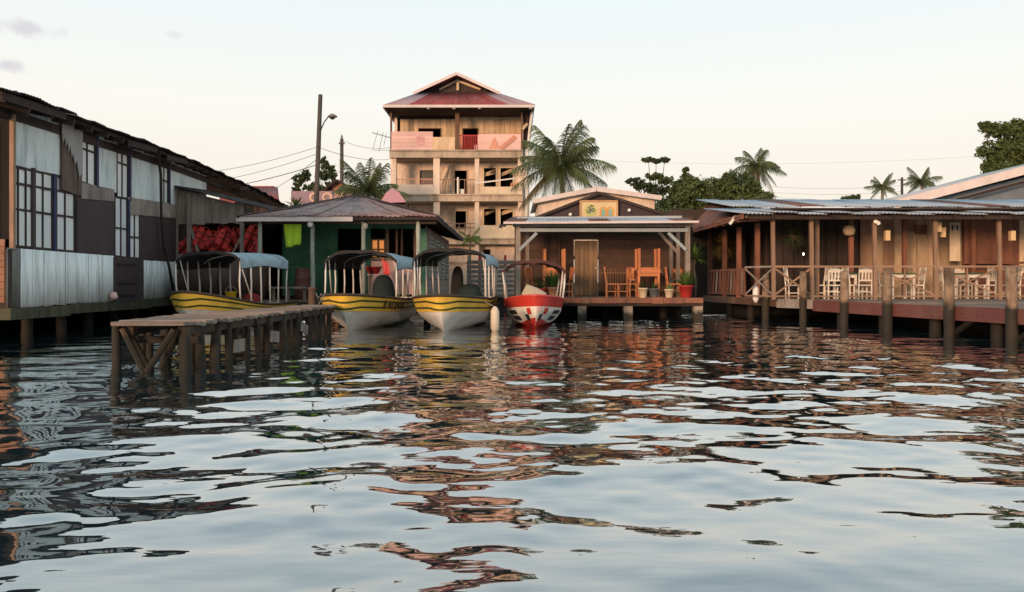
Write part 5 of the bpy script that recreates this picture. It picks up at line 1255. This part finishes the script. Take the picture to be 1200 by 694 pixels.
def tree(lab, base, blobs, dens, leaf, m, seed, limbs=True, trunk_r=.2):
    """blobs: (centre, radii) in metres; leaves fill their shells in clumps"""
    rg = random.Random(seed); base = Vector(base); T = thing('leafy_tree', lab, 'tree', base, 0, 'trees along the shore')
    allc = [Vector(c) for c, r in blobs]; cen = sum(allc, Vector())/len(allc); fork = Vector((base.x*.5+cen.x*.5, cen.y, base.z+(min(c.z for c in allc)-base.z)*.55))
    tb = MB().tube([base, base.lerp(fork, .5)+Vector((.1, 0, 0)), fork], [trunk_r*1.2, trunk_r, trunk_r*.8], 8)
    for c in allc: tb.tube([fork, fork.lerp(c, .55)+Vector((0, 0, -.2)), c], [trunk_r*.55, trunk_r*.35, trunk_r*.12], 6)
    mb = MB()
    for c, r in blobs:
        c = Vector(c); r = Vector(r); vol = (r.x*r.y*r.z)**(1/3)
        nc = max(24, int(110*dens*(vol/1.2)**1.7))
        for _ in range(nc):
            d = Vector((rg.gauss(0, 1), rg.gauss(0, 1), rg.gauss(0, 1))).normalized()*(rg.random()**.35)
            cc = c+Vector((d.x*r.x, d.y*r.y, d.z*r.z)); cr = vol*rg.uniform(.18, .36)
            for _ in range(int(30*dens)):
                e = Vector((rg.gauss(0, .5), rg.gauss(0, .5), rg.gauss(0, .38)))*cr; p = cc+e
                nrm = (Vector((rg.gauss(0, .7), rg.gauss(0, .7), rg.gauss(.6, .5)))+e.normalized()*.5).normalized(); a = nrm.orthogonal().normalized(); a = (Matrix.Rotation(rg.uniform(0, 6.28), 3, nrm) @ a); b = nrm.cross(a)
                s = leaf*.78*rg.uniform(.6, 1.25); mb.add([p-a*s, p+b*s*.5, p+a*s, p-b*s*.5], [(0, 1, 2, 3)])
    tb.build('trunk', bark, T, True); mb.build('crown', m, T, False); return T
def tb_(px, py, Y, rx, ry, dy=0): return (wp(px, py, Y+dy), (rx*Y/F, rx*Y/F*.8, ry*Y/F))
Y = 56
tree('broad green tree right of the om sign, in the middle of the clump', (wx(815, Y), Y, .55), [tb_(812, 232, Y, 26, 22), tb_(798, 222, Y, 14, 12), tb_(832, 226, Y, 18, 17), tb_(790, 245, Y, 24, 16), tb_(845, 245, Y, 26, 18, -1), tb_(811, 211, Y, 9, 7), tb_(803, 203, Y, 4, 7)], 1.0, .17, leaf_mid, 1)
tree('rounded green tree below the feathery palm', (wx(866, 52), 52, .55), [tb_(862, 215, 52, 20, 14), tb_(846, 222, 52, 17, 13), tb_(880, 222, 52, 14, 13), tb_(868, 236, 52, 26, 14), tb_(895, 232, 52, 14, 6)], 1.0, .16, leaf_mid, 2)
tree('flat-layered dark tree left of the broad green tree', (wx(768, 60), 60, .55), [tb_(769, 189, 60, 6, 2.5), tb_(760, 187.5, 60, 7, 2.6), tb_(779, 187.5, 60, 6, 2.4), tb_(766, 207, 60, 11, 4), tb_(745, 213, 60, 11, 4.5), tb_(754, 219, 60, 12, 5), tb_(780, 212, 60, 9, 5), tb_(772, 224, 60, 16, 7)], .8, .17, leaf_dark, 3, trunk_r=.12)
tree('leafy tree rising at the right edge behind the white-edged roof', (wx(1185, 55), 55, .55), [tb_(1168, 152, 55, 18, 8), tb_(1190, 150, 55, 18, 8), tb_(1170, 176, 55, 22, 12), tb_(1200, 172, 55, 24, 18), tb_(1166, 196, 55, 20, 12), tb_(1200, 200, 55, 26, 14), tb_(1225, 170, 55, 24, 20), tb_(1153, 147, 55, 8, 3)], 1.0, .18, leaf_mid, 4)
tree('sparse small-leaved tree behind the street lamp pole', (wx(368, 66), 66, .55), [tb_(349, 212, 66, 6, 7), tb_(357, 206, 66, 7, 6), tb_(364, 221, 66, 9, 7), tb_(380, 192, 66, 5, 8), tb_(376, 206, 66, 8, 7), tb_(388, 202, 66, 7, 8), tb_(390, 216, 66, 8, 7), tb_(372, 224, 66, 10, 7), tb_(347, 224, 66, 5, 6)], .62, .2, leaf_dark, 5, trunk_r=.12)
tree('low scrubby treetop peeping over the restaurant roof', (wx(998, 75), 75, .55), [tb_(996, 233, 75, 11, 3.5), tb_(1003, 231, 75, 6, 3)], .6, .18, leaf_dark, 6, trunk_r=.08)
tree('dark low bush closing the gap behind the veranda house', (wx(815, 48), 48, .55), [tb_(800, 258, 48, 26, 12), tb_(835, 262, 48, 30, 12), tb_(772, 250, 48, 16, 10)], 1.0, .15, leaf_dark, 7, trunk_r=.1)
# ------------------------------------------------------------------ poles, lamp, wires
pole_wood = mat('grey pole', (.085, .07, .06), (.06, .05, .042), gscale=VG)
def upole(lab, px_top, py_top, px_base, Y, r, nm='utility_pole'):
    t = wp(px_top, py_top, Y); b = Vector((wx(px_base, Y), Y, .55)); T = thing(nm, lab, 'pole', b)
    MB().tube([b, b.lerp(t, .5), t], [r*1.2, r*1.1, r*.9], 9).build('shaft', pole_wood, T, True); return T
up = upole('tall grey street lamp pole behind the green house', 375.5, 111, 366.5, 44, .12, 'street_lamp')
MB().tube([wp(374, 157, 44), wp(380, 143, 44), wp(386.5, 135, 44)], .035, 6).build('lamp_arm', pole_wood, up, True)
c = wp(389.5, 136.5, 44)
MB().lathe([(.03, .14), (.1, .12), (.24, .02), (.26, -.03), (.2, -.05)], c, 14).build('lamp_head', grey_tin, up, True); MB().lathe([(.05, -.16), (.12, -.12), (.14, -.04)], c, 10).build('bulb', wood_dark, up, True)
MB().bar(wp(371, 170, 43.9), wp(376, 170, 43.9), .08, .1).build('bracket', pole_wood, up)
u2 = upole('shorter grey utility pole left of the bushy palm', 400.5, 163, 400.5, 58, .13)
MB().lathe([(.06, 0), (.09, .1), (.04, .25), (.03, .3)], wp(400.5, 163, 58), 8).build('insulator', grey_tin, u2); MB().bar(wp(397, 168, 57.8), wp(404, 168, 57.8), .08, .1).build('crossarm', pole_wood, u2)
u3 = upole('thin distant pole between the two small palms', 1057, 208, 1057, 82, .13)
MB().bar(wp(1052, 211, 81.8), wp(1062, 211, 81.8), .08, .1).build('crossarm', pole_wood, u3)
wire_m = mat('black wire', (.06, .055, .055), None, bump=0)
def wire(lab, a, b, sag, r=.014):
    a, b = wp(*a), wp(*b); pts = [a.lerp(b, i/20)-Vector((0, 0, sag*4*(i/20)*(1-i/20))) for i in range(21)]
    o = MB().tube(pts, r, 4).build('overhead_wire', wire_m, None, False, off=a); o.location = a; tag(o, lab, 'wire', 'overhead wires')
for i, (a, b, s, lab) in enumerate((((372.5, 172, 44), (150, 205, 48), .5, 'topmost wire running left from the lamp pole'), ((372.2, 180, 44), (150, 220, 48), .5, 'second wire running left from the lamp pole'),
        ((371.8, 193, 44), (120, 226, 48), .6, 'thick lowest wire running left from the lamp pole'), ((372, 186, 44), (326, 219, 55), .05, 'steep stay wire from the lamp pole down to the red roof'),
        ((372.5, 172, 44), (462, 186, 50), .3, 'wire from the lamp pole to the apartment house, upper one'), ((371.5, 194, 44), (462, 200, 50), .35, 'wire from the lamp pole to the apartment house, lower one'),
        ((400.5, 164, 58), (462, 172, 51), .3, 'wire from the shorter pole to the apartment house'))): wire(lab, a, b, s, .022 if i == 2 else .013)
for i, (y0, y1) in enumerate(((219, 217.5), (225.5, 224.5), (231, 231.5))): wire('distant wire crossing to the thin pole above the restaurant roof, %s' % ('top one', 'middle one', 'bottom one')[i], (905, y0, 84), (1057, y1, 82), .25, .012)
wire('long faint wire from the om roof side towards the right-hand tree', (660, 186, 70), (1150, 183, 62), .5, .006)
# ------------------------------------------------------------------ small houses behind
def gable_house(lab, p0, p1, ye, pa, ya, Y, wallm, roofm, depth=8, nm='house'):
    T = thing(nm, lab, 'house', (wx((p0+p1)/2, Y), Y, .55))
    MB().poly([(wx(p0+2, Y), Y, .55), (wx(p1-2, Y), Y, .55), wp(p1-2, ye, Y), wp(pa, ya+2, Y), wp(p0+2, ye, Y)], (0, depth, 0)).build('wall', wallm, T)
    for a, b in (((p0, ye), (pa, ya)), ((pa, ya), (p1, ye))):
        bar('rake_board', T, rust_dark, wp(*a, Y-.4), wp(*b, Y-.4), .06, .16)
        for i in range(5):
            dy = Vector((0, (depth+.6)/5, 0)); A, B = wp(*a, Y-.38), wp(*b, Y-.38); sheet('roof_sheet', T, roofm, A+dy*i, A+dy*(i+1.02), B+dy*(i+1.02), B+dy*i, .4, .02)
    return T
h1 = gable_house('small house with a red gable roof behind the lettered board', 372, 424, 228, 394.5, 211, 57, brick_orange, rust_dark)
for px in (385, 398): MB().box((wx(px, 57), 56.94, wz(226, 57)), (wx(px+5, 57), 56.99, wz(219, 57))).build('window', wood_dark, h1)
T = thing('red_roof_house', 'house with a plain red roof showing above the warehouse eave', 'house', (wx(300, 58), 58, .55))
MB().box((wx(262, 58), 58.5, .55), (wx(322, 58), 64, wz(236, 58))).build('wall', brick_dark, T)
for i in range(6):
    a, b = 255+i*12, 267.4+i*12; q = lambda p: p*.86+44; sheet('roof_sheet', T, red_roof, wp(a, 238, 57.5), wp(b, 238, 57.5), wp(q(b), 219, 62), wp(q(a), 219, 62), .4, .02)
bar('ridge_cap', T, red_roof, wp(262, 219, 62), wp(321, 219, 62), .2, .1)
# lettered board on posts
lb_ = thing('lettered_board', 'long mauve board with pale capital letters above the rusty hipped roof', 'sign', (wx(380, 52), 52, .55))
mauve = mat('mauve board', (.32, .22, .26), (.28, .19, .22), vary=.05, grain=.06)
for a, b in ((341, 371.8), (372.1, 400), (400.3, 424)): MB().box((wx(a, 52), 52, wz(238.5, 52)), (wx(b, 52), 52.06, wz(224, 52))).build('panel', mauve, lb_)
for px in (345, 366, 390, 418): bar('post', lb_, wood_dark, (wx(px, 52), 52.12, .55), (wx(px, 52), 52.12, wz(225, 52)), .12)
lett = mat('pale peach lettering', (.72, .48, .36), None, vary=0, grain=.03)
for ch_, px in (('C', 367.5), ('O', 383.5), ('M', 397.5), ('E', 412)): letters('letter', lb_, lett, ch_, .78, wp(px, 236.4, 51.97), .02, .028)
fr_ = foliage_tuft(60, .9, .06, .2, 31); tb2 = thing('shrub', 'yellowish shrub below the left end of the lettered board', 'shrub', (wx(347, 50), 50, .55), local=True)
for v in fr_.v: v.z += wz(243, 50)-.55
fr_.build('foliage', leaf_mid, tb2); MB().tube([(0, 0, 0), (0, 0, wz(242, 50)-.55)], .05, 6).build('stem', bark, tb2)
# pink pyramid roof
pk = thing('pink_roof_kiosk', 'kiosk with a pointed pink roof left of the apartment house', 'kiosk', (wx(461, 44), 44, .55))
pinkm = mat('pink roof', (.56, .26, .27), (.50, .23, .24), vary=0, grain=.05, rough=.6)
c = wp(459.5, 220, 44); q = [wp(445, 238, 42.7), wp(476, 237, 42.9), wp(478, 240, 45), wp(446, 240, 45.2)]
for i in range(4): 
    a, b = q[i], q[(i+1) % 4]; MB().grid([[a, b], [a.lerp(c, .5)+Vector((0, 0, .12)), b.lerp(c, .5)+Vector((0, 0, .12))], [c, c]]).build('roof_face', pinkm, pk)
for p in q: bar('post', pk, wood_dark, (p.x*.995, p.y, .55), (p.x*.995, p.y, p.z), .1)
